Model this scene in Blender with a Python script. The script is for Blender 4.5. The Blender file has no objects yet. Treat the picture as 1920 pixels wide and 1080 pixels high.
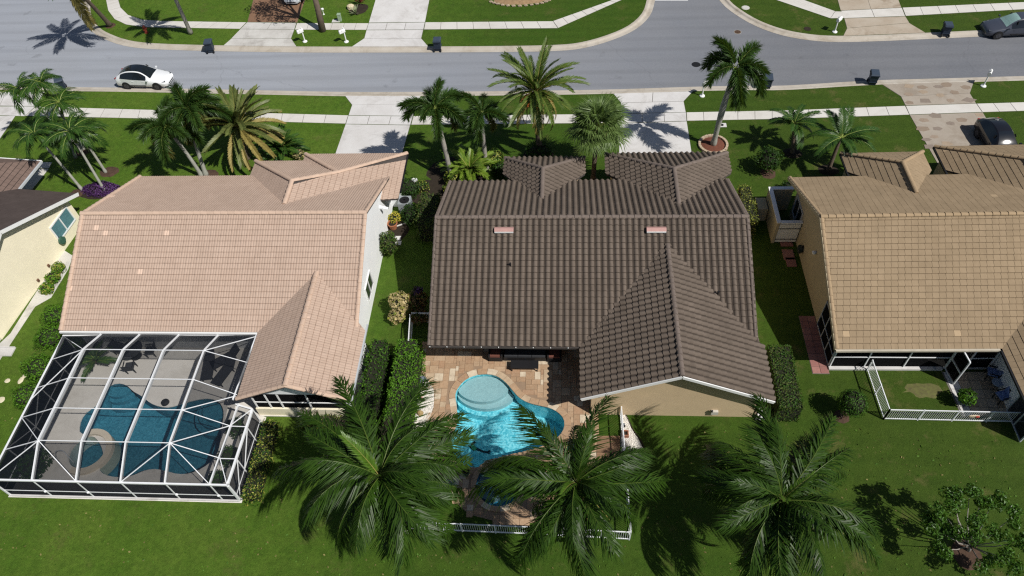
import bpy, bmesh, math, random
import numpy as np
from mathutils import Vector, Matrix

random.seed(7)
rng = np.random.default_rng(7)
C = bpy.context.scene.collection
SC = bpy.context.scene
PI = math.pi

# ------------------------------------------------------------------ camera
CAM_H = 34.0
F_PX = 1386.45
CM = np.array([[0.9974539576269811, 0.04757275607590643, -0.0531265968570818],
               [0.003774533509503686, -0.7791478083076789, -0.6268288807211472],
               [-0.07121344894792149, 0.6250324197101161, -0.7773436299348306]])   # right, down, forward
cam_d = bpy.data.cameras.new('camera')
cam = bpy.data.objects.new('camera', cam_d)
C.objects.link(cam)
r_, d_, f_ = [Vector(v) for v in CM]
mw = Matrix((r_, -d_, -f_)).transposed().to_4x4()
mw.translation = (0, 0, CAM_H)
cam.matrix_world = mw
cam_d.sensor_width = 36
cam_d.lens = F_PX / 1920 * 36
cam_d.clip_start = 0.5
cam_d.clip_end = 2000
SC.camera = cam

# ------------------------------------------------------------------ sky, sun, exposure
SUN = Vector((0.70, -0.44, 1.0)).normalized()
world = bpy.data.worlds.new('World')
SC.world = world
world.use_nodes = True
wn = world.node_tree.nodes
wn.clear()
wo = wn.new('ShaderNodeOutputWorld')
wb = wn.new('ShaderNodeBackground')
ws = wn.new('ShaderNodeTexSky')
ws.sky_type = 'NISHITA'
ws.sun_disc = False
ws.sun_elevation = math.asin(SUN.z)
ws.sun_rotation = math.atan2(SUN.x, SUN.y)
world.node_tree.links.new(ws.outputs[0], wb.inputs[0])
world.node_tree.links.new(wb.outputs[0], wo.inputs[0])
wb.inputs[1].default_value = 0.05
sun_d = bpy.data.lights.new('sun', 'SUN')
sun_d.energy = 4.5
sun_d.angle = math.radians(0.53)
sun_d.color = (1.0, 0.96, 0.9)
sun = bpy.data.objects.new('sun', sun_d)
sun.rotation_euler = SUN.to_track_quat('Z', 'Y').to_euler()
sun.location = (30, -20, 60)
C.objects.link(sun)
SC.view_settings.view_transform = 'Standard'
SC.view_settings.look = 'None'
SC.view_settings.exposure = 0.0
SC.view_settings.gamma = 1.0
SC.view_settings.use_curve_mapping = False
SC.render.engine = 'CYCLES'
SC.cycles.use_denoising = False
SC.cycles.filter_width = 1.25
SC.cycles.max_bounces = 6
SC.cycles.transparent_max_bounces = 24

# ------------------------------------------------------------------ helpers
def G(px, py, z=0.0):
    """the point of the place at height z seen at photograph pixel (px, py)"""
    d = CM.T @ np.array([(px - 960) / F_PX, (py - 540) / F_PX, 1.0])
    t = (z - CAM_H) / d[2]
    return Vector((d[0] * t, d[1] * t, z))

def G2(px, py, z=0.0):
    g = G(px, py, z)
    return (g.x, g.y)

def wloc(o):
    v = Vector((0, 0, 0))
    while o is not None:
        v += o.location
        o = o.parent
    return v

def set_props(o, label=None, cat=None, group=None, kind=None):
    if label: o['label'] = label
    if cat: o['category'] = cat
    if group: o['group'] = group
    if kind: o['kind'] = kind
    return o

def thing(name, label, cat, loc=(0, 0, 0), group=None, rz=0.0):
    o = bpy.data.objects.new(name, None)
    o.location = loc
    o.rotation_euler = (0, 0, rz)
    o.empty_display_size = 0.3
    C.objects.link(o)
    return set_props(o, label, cat, group)

def link(name, me, parent=None, mat4=None):
    o = bpy.data.objects.new(name, me)
    C.objects.link(o)
    if parent is not None: o.parent = parent
    if mat4 is not None: o.matrix_local = mat4
    return o

def copy_tree(o, parent=None):
    c = o.copy()
    C.objects.link(c)
    if parent is not None: c.parent = parent
    for ch in list(o.children): copy_tree(ch, c)
    return c

class MB:
    def __init__(self):
        self.v, self.f, self.m = [], [], []
    def add(self, vs, fs, mi=0):
        b = len(self.v)
        self.v.extend([tuple(x) for x in vs])
        for f in fs:
            self.f.append([b + i for i in f]); self.m.append(mi)
        return self
    def box(self, c, s, rz=0.0, mi=0, rot=None):
        hx, hy, hz = s[0] / 2, s[1] / 2, s[2] / 2
        R = rot if rot is not None else Matrix.Rotation(rz, 3, 'Z')
        c = Vector(c)
        vs = [c + R @ Vector((x * hx, y * hy, z * hz)) for x, y, z in
              ((-1, -1, -1), (1, -1, -1), (1, 1, -1), (-1, 1, -1), (-1, -1, 1), (1, -1, 1), (1, 1, 1), (-1, 1, 1))]
        return self.add(vs, [(3, 2, 1, 0), (4, 5, 6, 7), (0, 1, 5, 4), (1, 2, 6, 5), (2, 3, 7, 6), (3, 0, 4, 7)], mi)
    def bar(self, p, q, w, h, mi=0):
        """rectangular bar from p to q, w across, h deep (towards vertical)"""
        p, q = Vector(p), Vector(q)
        d = q - p
        L = d.length
        x = d / L
        up = Vector((0, 0, 1)) if abs(x.z) < 0.98 else Vector((0, 1, 0))
        y = up.cross(x).normalized()
        z = x.cross(y)
        R = Matrix((x, y, z)).transposed()
        return self.box((p + q) / 2, (L, w, h), mi=mi, rot=R)
    def tube(self, pts, rad, n=8, mi=0, cap=True):
        pts = [Vector(p) for p in pts]
        rings = []
        for i, p in enumerate(pts):
            d = (pts[min(i + 1, len(pts) - 1)] - pts[max(i - 1, 0)]).normalized()
            up = Vector((0, 0, 1)) if abs(d.z) < 0.95 else Vector((1, 0, 0))
            a = up.cross(d).normalized(); b = d.cross(a)
            r = rad[i] if hasattr(rad, '__len__') else rad
            rings.append([p + a * (r * math.cos(2 * PI * k / n)) + b * (r * math.sin(2 * PI * k / n)) for k in range(n)])
        vs = [v for r in rings for v in r]
        fs = []
        for i in range(len(rings) - 1):
            for k in range(n):
                fs.append((i * n + k, i * n + (k + 1) % n, (i + 1) * n + (k + 1) % n, (i + 1) * n + k))
        if cap:
            fs.append(tuple(range(n - 1, -1, -1)))
            fs.append(tuple(range((len(rings) - 1) * n, len(rings) * n)))
        return self.add(vs, fs, mi)
    def prism(self, poly, z0, z1, mi=0, bottom=True):
        n = len(poly)
        a = sum(poly[i][0] * poly[(i + 1) % n][1] - poly[(i + 1) % n][0] * poly[i][1] for i in range(n))
        if a < 0: poly = list(reversed(poly))
        vs = [(p[0], p[1], z0) for p in poly] + [(p[0], p[1], z1) for p in poly]
        fs = [tuple(range(n, 2 * n))]
        if bottom: fs.append(tuple(range(n - 1, -1, -1)))
        fs += [(i, (i + 1) % n, n + (i + 1) % n, n + i) for i in range(n)]
        return self.add(vs, fs, mi)
    def slab(self, pts, t, mi=0):
        """solid under a 3D polygon, t thick downwards"""
        n = len(pts)
        pts = [Vector(p) for p in pts]
        nz = sum(pts[i].x * pts[(i + 1) % n].y - pts[(i + 1) % n].x * pts[i].y for i in range(n))
        if nz < 0: pts = pts[::-1]
        vs = [p - Vector((0, 0, t)) for p in pts] + pts
        fs = [tuple(range(n, 2 * n)), tuple(range(n - 1, -1, -1))]
        fs += [(i, (i + 1) % n, n + (i + 1) % n, n + i) for i in range(n)]
        return self.add(vs, fs, mi)
    def panel(self, pts, off, mi=0):
        """any flat polygon given a thickness along off"""
        n = len(pts)
        pts = [Vector(p) for p in pts]
        off = Vector(off)
        vs = pts + [p + off for p in pts]
        fs = [tuple(range(n - 1, -1, -1)), tuple(range(n, 2 * n))]
        fs += [(i, (i + 1) % n, n + (i + 1) % n, n + i) for i in range(n)]
        return self.add(vs, fs, mi)
    def lathe(self, prof, c=(0, 0, 0), n=16, mi=0):
        c = Vector(c)
        vs, fs = [], []
        for r, z in prof:
            for k in range(n):
                vs.append(c + Vector((r * math.cos(2 * PI * k / n), r * math.sin(2 * PI * k / n), z)))
        for i in range(len(prof) - 1):
            for k in range(n):
                fs.append((i * n + k, i * n + (k + 1) % n, (i + 1) * n + (k + 1) % n, (i + 1) * n + k))
        fs.append(tuple(range(n - 1, -1, -1)))
        fs.append(tuple(range((len(prof) - 1) * n, len(prof) * n)))
        return self.add(vs, fs, mi)
    def blob(self, c, r, seed=0, rough=0.12, sub=2, mi=0, flat=1.0):
        bm = bmesh.new()
        bmesh.ops.create_icosphere(bm, subdivisions=sub, radius=1)
        rr = random.Random(seed)
        ph = [rr.uniform(0, 6) for _ in range(6)]
        vs = []
        for v in bm.verts:
            k = 1 + rough * (math.sin(3 * v.co.x + ph[0]) + math.sin(3.7 * v.co.y + ph[1]) + math.sin(4.1 * v.co.z + ph[2])) / 2 + rr.uniform(-rough, rough) * .5
            vs.append((c[0] + v.co.x * r[0] * k, c[1] + v.co.y * r[1] * k, c[2] + v.co.z * r[2] * k))
        fs = [[v.index for v in f.verts] for f in bm.faces]
        bm.free()
        return self.add(vs, fs, mi)
    def build(self, name, mats, parent=None, smooth=False, local=False):
        me = bpy.data.meshes.new(name)
        vs = self.v
        if parent is not None and not local:
            o = wloc(parent)
            vs = [(x - o.x, y - o.y, z - o.z) for x, y, z in vs]
        me.from_pydata(vs, [], self.f)
        if not isinstance(mats, (list, tuple)): mats = [mats]
        for m in mats: me.materials.append(m)
        if len(mats) > 1: me.polygons.foreach_set('material_index', self.m)
        if smooth: me.polygons.foreach_set('use_smooth', [True] * len(self.f))
        me.update()
        return link(name, me, parent)

def one(name, label, cat, mb, mats, group=None, loc=None, smooth=False):
    """a thing that is one mesh"""
    o = mb.build(name, mats, None, smooth)
    return set_props(o, label, cat, group)

def struct(name, mb, mats, kind='structure', parent=None, smooth=False):
    o = mb.build(name, mats, parent, smooth)
    if parent is None: o['kind'] = kind
    return o

def sheet(name, outer, holes, z, mat, skirt=0.0, kind='structure', parent=None):
    """flat sheet with holes, filled by triangle_fill"""
    bm = bmesh.new()
    loops = [outer] + list(holes)
    rings = []
    for lp in loops:
        vs = [bm.verts.new((p[0], p[1], z)) for p in lp]
        es = [bm.edges.new((vs[i], vs[(i + 1) % len(vs)])) for i in range(len(vs))]
        rings.append((vs, es))
    bmesh.ops.triangle_fill(bm, edges=[e for _, es in rings for e in es], use_beauty=True, use_dissolve=False, normal=(0, 0, 1))
    for f in bm.faces:
        if f.normal.z < 0: f.normal_flip()
    if skirt:
        for vs, _ in rings:
            lo = [bm.verts.new((v.co.x, v.co.y, z - skirt)) for v in vs]
            n = len(vs)
            for i in range(n):
                bm.faces.new((vs[i], lo[i], lo[(i + 1) % n], vs[(i + 1) % n]))
    me = bpy.data.meshes.new(name)
    if parent is not None:
        o = wloc(parent)
        for v in bm.verts: v.co -= o
    bm.to_mesh(me)
    bm.free()
    me.materials.append(mat)
    o = link(name, me, parent)
    if parent is None and kind: o['kind'] = kind
    return o

def smooth_loop(pts, k=4):
    """closed Catmull-Rom through pts"""
    n = len(pts)
    out = []
    for i in range(n):
        p0, p1, p2, p3 = [Vector((pts[(i + j) % n][0], pts[(i + j) % n][1])) for j in (-1, 0, 1, 2)]
        for s in range(k):
            t = s / k
            q = 0.5 * ((2 * p1) + (p2 - p0) * t + (2 * p0 - 5 * p1 + 4 * p2 - p3) * t * t + (3 * p1 - p0 - 3 * p2 + p3) * t ** 3)
            out.append((q.x, q.y))
    return out

def smooth_path(pts, k=4):
    out = []
    n = len(pts)
    for i in range(n - 1):
        p0, p1, p2, p3 = [Vector(pts[min(max(i + j, 0), n - 1)]) for j in (-1, 0, 1, 2)]
        for s in range(k):
            t = s / k
            out.append(tuple(0.5 * ((2 * p1) + (p2 - p0) * t + (2 * p0 - 5 * p1 + 4 * p2 - p3) * t * t + (3 * p1 - p0 - 3 * p2 + p3) * t ** 3)))
    out.append(tuple(pts[-1]))
    return out

def inside(p, poly):
    x, y = p[0], p[1]
    c = False
    n = len(poly)
    j = n - 1
    for i in range(n):
        xi, yi = poly[i][0], poly[i][1]; xj, yj = poly[j][0], poly[j][1]
        if (yi > y) != (yj > y) and x < (xj - xi) * (y - yi) / (yj - yi) + xi: c = not c
        j = i
    return c

def offset_loop(pts, d):
    """move a closed loop outwards by d"""
    n = len(pts)
    a = sum(pts[i][0] * pts[(i + 1) % n][1] - pts[(i + 1) % n][0] * pts[i][1] for i in range(n))
    s = 1 if a > 0 else -1
    out = []
    for i in range(n):
        p, q = pts[i - 1], pts[(i + 1) % n]
        t = Vector((q[0] - p[0], q[1] - p[1])).normalized()
        out.append((pts[i][0] + t.y * d * s, pts[i][1] - t.x * d * s))
    return out

# ------------------------------------------------------------------ materials
class NT:
    def __init__(self, name):
        self.mat = bpy.data.materials.new(name)
        self.mat.use_nodes = True
        self.t = self.mat.node_tree
        self.t.nodes.clear()
        self.out = self.t.nodes.new('ShaderNodeOutputMaterial')
    def n(self, typ, **kw):
        nd = self.t.nodes.new(typ)
        for k, v in kw.items(): setattr(nd, k, v)
        return nd
    def l(self, a, b): self.t.links.new(a, b)
    def pos(self, scale=(1, 1, 1), rot=0.0):
        g = self.n('ShaderNodeNewGeometry')
        m = self.n('ShaderNodeMapping')
        m.inputs['Scale'].default_value = scale
        m.inputs['Rotation'].default_value = (0, 0, rot)
        self.l(g.outputs['Position'], m.inputs[0])
        return m.outputs[0]
    def noise(self, vec, scale, detail=4, rough=.55, dist=0.0):
        x = self.n('ShaderNodeTexNoise')
        x.inputs['Scale'].default_value = scale
        x.inputs['Detail'].default_value = detail
        x.inputs['Roughness'].default_value = rough
        x.inputs['Distortion'].default_value = dist
        self.l(vec, x.inputs['Vector'])
        return x.outputs[0]
    def math(self, op, a, b=None, clamp=False):
        x = self.n('ShaderNodeMath', operation=op, use_clamp=clamp)
        for i, v in enumerate((a, b)):
            if v is None: continue
            if hasattr(v, 'is_linked') or hasattr(v, 'links'): self.l(v, x.inputs[i])
            else: x.inputs[i].default_value = v
        return x.outputs[0]
    def rng(self, v, a, b, c=0.0, d=1.0):
        x = self.n('ShaderNodeMapRange')
        self.l(v, x.inputs[0])
        for i, q in enumerate((a, b, c, d)): x.inputs[i + 1].default_value = q
        return x.outputs[0]
    def mix(self, fac, a, b, mode='MIX'):
        x = self.n('ShaderNodeMix', data_type='RGBA', blend_type=mode)
        for i, v in ((0, fac), (6, a), (7, b)):
            if isinstance(v, (int, float)): x.inputs[i].default_value = v
            elif isinstance(v, (tuple, list)): x.inputs[i].default_value = (*v[:3], 1)
            else: self.l(v, x.inputs[i])
        return x.outputs[2]
    def bsdf(self, col, rough=.8, spec=.3, metal=0.0, normal=None, surface=True):
        b = self.n('ShaderNodeBsdfPrincipled')
        if isinstance(col, (tuple, list)): b.inputs['Base Color'].default_value = (*col[:3], 1)
        else: self.l(col, b.inputs['Base Color'])
        b.inputs['Roughness'].default_value = rough
        b.inputs['Specular IOR Level'].default_value = spec
        b.inputs['Metallic'].default_value = metal
        if normal is not None: self.l(normal, b.inputs['Normal'])
        if surface: self.l(b.outputs[0], self.out.inputs[0])
        return b
    def bump(self, h, strength=.3, dist=.02):
        x = self.n('ShaderNodeBump')
        x.inputs['Strength'].default_value = strength
        x.inputs['Distance'].default_value = dist
        self.l(h, x.inputs['Height'])
        return x.outputs[0]

def scl(c, k): return tuple(max(0.0, min(1.0, x * k)) for x in c[:3])

def mat(name, col, rough=.8, var=.18, scale=.8, spec=.3, metal=0.0, bump=0.0, bscale=30, isl=0.0, col2=None, fine=6.0, streak=0.0, pale=0.0):
    t = NT(name)
    p = t.pos()
    n1 = t.noise(p, scale, 5, .6)
    n2 = t.noise(p, scale * fine, 4, .6)
    f = t.math('ADD', t.math('MULTIPLY', n1, .6), t.math('MULTIPLY', n2, .4))
    f = t.rng(f, .3, .7)
    if isl:
        g = t.n('ShaderNodeNewGeometry'); oi = t.n('ShaderNodeObjectInfo')
        r = t.math('FRACT', t.math('ADD', g.outputs['Random Per Island'], oi.outputs['Random']))
        f = t.math('ADD', t.math('MULTIPLY', f, 1 - isl), t.math('MULTIPLY', r, isl))
    c = t.mix(f, scl(col, 1 - var), scl(col2 or col, 1 + var))
    if streak:                      # rain-borne grime running down the slopes, and broad weathered areas
        s1 = t.rng(t.noise(t.pos((2.2, .35, .35)), 1.0, 5, .65), .48, .74)
        s2 = t.rng(t.noise(p, .28, 5, .6), .42, .72)
        c = t.mix(t.math('MULTIPLY', t.math('ADD', t.math('MULTIPLY', s1, .6), t.math('MULTIPLY', s2, .5), True), streak), c, scl(col, .38))
    if pale:                        # replaced tiles that have not weathered yet
        c = t.mix(t.math('MULTIPLY', t.math('GREATER_THAN', r, 1.0 - pale), .6), c, tuple(min(.8, q * 1.7) for q in col))
    nm = None
    if bump: nm = t.bump(t.noise(p, bscale, 4, .6), bump, .02)
    t.bsdf(c, rough, spec, metal, nm)
    return t.mat

def leaf_mat(name, col, col2, rough=.45, spec=.35, trans=.25, var=.25):
    t = NT(name)
    g = t.n('ShaderNodeNewGeometry'); oi = t.n('ShaderNodeObjectInfo')
    r = t.math('FRACT', t.math('ADD', g.outputs['Random Per Island'], oi.outputs['Random']))
    nz = t.rng(t.noise(t.pos(), 1.3, 3), .3, .7)
    f = t.math('ADD', t.math('MULTIPLY', r, .6), t.math('MULTIPLY', nz, .4))
    c = t.mix(f, scl(col, 1 - var), scl(col2, 1 + var))
    b = t.bsdf(c, rough, spec, surface=False)
    tr = t.n('ShaderNodeBsdfTranslucent')
    t.l(t.mix(.5, c, (.25, .4, .03)), tr.inputs[0])
    m = t.n('ShaderNodeMixShader')
    m.inputs[0].default_value = trans
    t.l(b.outputs[0], m.inputs[1]); t.l(tr.outputs[0], m.inputs[2]); t.l(m.outputs[0], t.out.inputs[0])
    return t.mat

def grass_mat():
    t = NT('lawn_grass')
    p = t.pos()
    big = t.rng(t.noise(p, .12, 4, .6), .32, .68)
    mid = t.rng(t.noise(p, .9, 5, .65), .3, .7)
    fin = t.rng(t.noise(p, 5, 6, .8), .30, .70)
    blade = t.rng(t.noise(t.pos((1, .55, 1), .5), 38, 3, .7), .25, .75)
    # light fall-off baked into the grass: base colour darkened in two steps rightwards
    sx = t.n('ShaderNodeSeparateXYZ'); g = t.n('ShaderNodeNewGeometry'); t.l(g.outputs['Position'], sx.inputs[0])
    wob = t.math('ADD', sx.outputs[0], t.math('MULTIPLY', t.math('SUBTRACT', mid, .5), 5.0))
    darken_mid = t.rng(wob, -16, -5)
    darken_right = t.rng(wob, 6, 15)
    base = t.mix(darken_mid, (.086, .182, .016), (.032, .088, .006))
    base = t.mix(darken_right, base, (.034, .068, .007))
    base = t.mix(t.math('MULTIPLY', big, .3), base, (.060, .125, .012))
    left = t.math('SUBTRACT', 1.0, darken_mid)
    patch = t.rng(t.noise(p, .36, 8, .78), .42, .60)
    yel = t.math('MULTIPLY', patch, t.math('ADD', t.math('MULTIPLY', left, .35), .35))
    base = t.mix(yel, base, t.mix(darken_mid, (.135, .215, .028), (.075, .115, .016)))
    clump = t.rng(t.noise(p, 2.4, 7, .85, .3), .42, .60)
    base = t.mix(t.math('MULTIPLY', clump, .62), base, t.mix(.62, base, (.008, .025, .002)))
    stripe = t.n('ShaderNodeTexWave', wave_type='BANDS', bands_direction='Y')
    stripe.inputs['Scale'].default_value = .30
    stripe.inputs['Distortion'].default_value = 1.2
    stripe.inputs['Detail'].default_value = 2
    t.l(t.pos((.25, 1, 1)), stripe.inputs['Vector'])
    base = t.mix(t.math('MULTIPLY', stripe.outputs[1], .14), base, t.mix(.5, base, (.14, .21, .03)))
    dry = t.math('MULTIPLY', t.rng(t.noise(p, .55, 7, .75), .55, .66), t.math('ADD', t.math('MULTIPLY', darken_right, .40), .42))
    base = t.mix(dry, base, (.14, .12, .045))
    base = t.mix(t.math('MULTIPLY', fin, .6), base, t.mix(.6, base, (.01, .03, .002)))
    base = t.mix(t.math('MULTIPLY', blade, .5), base, t.mix(.5, base, (.13, .2, .02)))
    h = t.math('ADD', t.math('MULTIPLY', fin, .6), t.math('MULTIPLY', blade, .5))
    t.bsdf(base, .75, .15, normal=t.bump(h, .9, .05))
    return t.mat

def asphalt_mat():
    t = NT('asphalt')
    p = t.pos()
    big = t.rng(t.noise(p, .15, 5, .6), .3, .7)
    streak = t.rng(t.noise(t.pos((.12, 1.6, 1)), 1.0, 5, .6), .35, .7)
    spk = t.rng(t.noise(p, 26, 3, .8), .3, .7)
    spk2 = t.rng(t.noise(p, 7, 4, .7), .3, .7)
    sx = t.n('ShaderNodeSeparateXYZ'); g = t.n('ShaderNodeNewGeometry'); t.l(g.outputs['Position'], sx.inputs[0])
    darken_x = t.rng(sx.outputs[0], -22, 18)
    c = t.mix(darken_x, (.355, .385, .44), (.155, .166, .192))  # road tint runs from paler on the left to darker on the right
    c = t.mix(t.math('MULTIPLY', big, .22), c, (.34, .335, .33))
    c = t.mix(t.math('MULTIPLY', streak, .16), c, (.12, .125, .135))
    c = t.mix(t.math('MULTIPLY', spk, .30), c, (.05, .05, .055))
    c = t.mix(t.math('MULTIPLY', spk2, .12), c, (.4, .4, .4))
    tr_ = t.n('ShaderNodeTexWave', wave_type='BANDS', bands_direction='Y')
    tr_.inputs['Scale'].default_value = .21; tr_.inputs['Distortion'].default_value = 2.2; tr_.inputs['Detail'].default_value = 3; tr_.inputs['Detail Scale'].default_value = .4
    t.l(t.pos((.12, 1, 1)), tr_.inputs['Vector'])
    c = t.mix(t.math('MULTIPLY', t.rng(tr_.outputs[1], .55, 1.0), .13), c, (.10, .105, .115))
    oil = t.rng(t.noise(p, .55, 4, .6), .64, .74)
    c = t.mix(t.math('MULTIPLY', oil, .30), c, (.07, .07, .075))
    vo = t.n('ShaderNodeTexVoronoi', feature='DISTANCE_TO_EDGE')
    vo.inputs['Scale'].default_value = .11
    vec = t.n('ShaderNodeVectorMath', operation='ADD')
    nz = t.n('ShaderNodeTexNoise'); nz.inputs['Scale'].default_value = .5; nz.inputs['Detail'].default_value = 6
    t.l(t.pos((.35, 1, 1)), nz.inputs['Vector'])
    t.l(t.pos((.35, 1, 1)), vec.inputs[0]); t.l(nz.outputs[1], vec.inputs[1]); t.l(vec.outputs[0], vo.inputs['Vector'])
    crack = t.rng(vo.outputs[0], 0.0, .0025, .16, 0.0)
    c = t.mix(crack, c, (.05, .05, .055))
    t.bsdf(c, .9, .2, normal=t.bump(spk, .35, .01))
    return t.mat

def concrete_mat(name, col, dirt=(.3, .26, .2), amount=.35):
    t = NT(name)
    p = t.pos()
    oi = t.n('ShaderNodeObjectInfo')
    n1 = t.rng(t.noise(p, .7, 6, .65), .35, .75)
    n2 = t.rng(t.noise(p, 12, 4, .7), .3, .7)
    c = t.mix(t.math('MULTIPLY', n1, amount), col, dirt)
    st = t.math('MULTIPLY', t.rng(t.noise(p, .42, 7, .72, .8), .50, .66), amount * 1.1)
    c = t.mix(st, c, scl(dirt, .8))
    c = t.mix(t.math('MULTIPLY', n2, .12), c, scl(col, .55))
    c = t.mix(t.math('MULTIPLY', oi.outputs['Random'], .16), c, scl(col, .7))
    t.bsdf(c, .85, .25, normal=t.bump(n2, .15, .01))
    return t.mat

def stone_mat(name, cols, scale=3.0, rough=.7):
    """natural stone: each piece picks its own tone, veined inside"""
    t = NT(name)
    p = t.pos()
    g = t.n('ShaderNodeNewGeometry'); oi = t.n('ShaderNodeObjectInfo')
    r = t.math('FRACT', t.math('ADD', g.outputs['Random Per Island'], oi.outputs['Random']))
    cr = t.n('ShaderNodeValToRGB')
    cr.color_ramp.interpolation = 'CONSTANT'
    el = cr.color_ramp.elements
    while len(el) < len(cols): el.new(.5)
    for i, c in enumerate(cols):
        el[i].position = i / len(cols); el[i].color = (*c, 1)
    t.l(r, cr.inputs[0])
    v = t.rng(t.noise(p, scale, 6, .7, 1.2), .35, .68)
    v2 = t.rng(t.noise(p, scale * 5, 4, .7), .3, .7)
    c = t.mix(t.math('MULTIPLY', v, .45), cr.outputs[0], scl(cols[0], .6))
    c = t.mix(t.math('MULTIPLY', v2, .2), c, scl(cols[-1], 1.1))
    t.bsdf(c, rough, .3, normal=t.bump(v2, .2, .01))
    return t.mat

def screen_mat(name, fac, col=(.02, .022, .025)):
    """woven insect mesh: the flatter the look, the less passes"""
    t = NT(name)
    g = t.n('ShaderNodeNewGeometry')
    dt = t.n('ShaderNodeVectorMath', operation='DOT_PRODUCT')
    t.l(g.outputs['Normal'], dt.inputs[0]); t.l(g.outputs['Incoming'], dt.inputs[1])
    c = t.math('MAXIMUM', t.math('ABSOLUTE', dt.outputs['Value']), .12)
    f = t.math('SUBTRACT', 1.0, t.math('POWER', 1.0 - fac, t.math('DIVIDE', 1.0, c)))
    d = t.n('ShaderNodeBsdfDiffuse'); d.inputs[0].default_value = (*col, 1)
    tr = t.n('ShaderNodeBsdfTransparent')
    m = t.n('ShaderNodeMixShader')
    t.l(f, m.inputs[0]); t.l(tr.outputs[0], m.inputs[1]); t.l(d.outputs[0], m.inputs[2]); t.l(m.outputs[0], t.out.inputs[0])
    return t.mat

def water_mat(name, tint, strength=.35, scale=3.0):
    t = NT(name)
    p = t.pos()
    n = t.noise(p, scale, 3, .5, .6)
    n2 = t.noise(p, scale * 3, 2, .5, .4)
    nm = t.bump(t.math('ADD', n, t.math('MULTIPLY', n2, .35)), strength, .05)
    tr = t.n('ShaderNodeBsdfTransparent'); tr.inputs[0].default_value = (*tint, 1)
    gl = t.n('ShaderNodeBsdfGlossy'); gl.inputs['Roughness'].default_value = .05
    t.l(nm, gl.inputs['Normal'])
    fr = t.n('ShaderNodeFresnel'); fr.inputs['IOR'].default_value = 1.33
    t.l(nm, fr.inputs['Normal'])
    m = t.n('ShaderNodeMixShader')
    t.l(fr.outputs[0], m.inputs[0]); t.l(tr.outputs[0], m.inputs[1]); t.l(gl.outputs[0], m.inputs[2]); t.l(m.outputs[0], t.out.inputs[0])
    return t.mat

def mottled_pool_mat(name, a, b, c3, scale):
    """pool floor with the net of focused sunlight painted into its colour"""
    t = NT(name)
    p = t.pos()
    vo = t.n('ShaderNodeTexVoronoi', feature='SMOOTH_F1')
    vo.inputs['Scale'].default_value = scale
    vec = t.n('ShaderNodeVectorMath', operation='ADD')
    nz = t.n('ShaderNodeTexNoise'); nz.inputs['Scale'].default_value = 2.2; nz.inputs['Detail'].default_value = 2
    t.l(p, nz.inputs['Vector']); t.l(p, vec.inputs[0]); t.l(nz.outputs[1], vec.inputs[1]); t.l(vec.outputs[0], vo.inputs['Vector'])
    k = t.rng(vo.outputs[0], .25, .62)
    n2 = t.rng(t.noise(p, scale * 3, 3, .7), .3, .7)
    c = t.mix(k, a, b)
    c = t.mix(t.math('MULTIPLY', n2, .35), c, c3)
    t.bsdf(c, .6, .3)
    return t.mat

GRASS = grass_mat()
ASPHALT = asphalt_mat()
CONC = concrete_mat('pale_concrete', (.68, .67, .66), (.42, .39, .36), .42)
CONC_WALK = concrete_mat('sidewalk_concrete', (.67, .65, .61), (.44, .40, .34), .3)
CONC_GREY = concrete_mat('weathered_concrete', (.62, .61, .58), (.30, .27, .24), .5)
CONC_KERB = concrete_mat('kerb_concrete', (.52, .48, .42), (.34, .28, .2), .55)
CONC_DECK = concrete_mat('pool_deck_concrete', (.74, .71, .66), (.52, .48, .42), .4)
JOINT = mat('joint_sand', (.16, .15, .13), .95)
WHITE = mat('white_paint', (.80, .81, .80), .5, .05, 2)
ALU = mat('white_aluminium', (.78, .80, .82), .4, .05, 2, spec=.5)
ALU_GREY = mat('grey_aluminium', (.5, .53, .56), .4, .08, 2, spec=.5)
STUCCO_WHITE = mat('white_stucco', (.84, .86, .87), .9, .07, 1.2, bump=.08, bscale=40)
STUCCO_TAN = mat('tan_stucco', (.60, .46, .29), .9, .08, 1.2, bump=.08, bscale=40)
STUCCO_OLIVE = mat('beige_stucco', (.43, .37, .25), .9, .08, 1.2, bump=.08, bscale=40)
STUCCO_CREAM = mat('cream_stucco', (.86, .79, .60), .9, .06, 1.2, bump=.08, bscale=40)
TILE_BROWN = mat('brown_roof_tile', (.128, .101, .080), .85, .15, .9, isl=.24, col2=(.150, .120, .097), spec=.22, streak=.35, bump=.3, bscale=45)
TILE_PINK = mat('pink_roof_tile', (.462, .340, .265), .85, .06, .8, isl=.35, col2=(.49, .37, .295), spec=.2, streak=.16, pale=.003, bump=.2, bscale=45)
TILE_TAN = mat('tan_roof_tile', (.300, .222, .138), .9, .09, .9, isl=.35, col2=(.33, .247, .158), spec=.2, streak=.30, pale=.003, bump=.3, bscale=45)
TILE_DARK = mat('dark_roof_tile', (.085, .066, .06), .85, .2, .9, isl=.3, spec=.2)
D_BROWN = mat('brown_tile_dark_strip', (.066, .051, .040), .9, .3, 3)
D_PINK = mat('pink_tile_dark_strip', (.285, .195, .148), .9, .35, 3)
D_TAN = mat('tan_tile_dark_strip', (.165, .118, .072), .9, .4, 3)
D_DARK = mat('blackish_tile_strip', (.03, .024, .022), .9, .3, 3)
CAP_PINK = mat('pale_ridge_tile', (.53, .39, .30), .85, .12, 1.2, isl=.4)
CAP_TAN = mat('tan_ridge_tile', (.35, .255, .155), .85, .12, 1.2, isl=.4)
CAP_BROWN = mat('brown_ridge_tile', (.165, .132, .112), .85, .18, 1.2, isl=.4)
DECKING = mat('roof_underlay', (.07, .06, .055), .9)
GLASS = mat('window_glass', (.02, .025, .03), .08, .1, 1, spec=.6)
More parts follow.
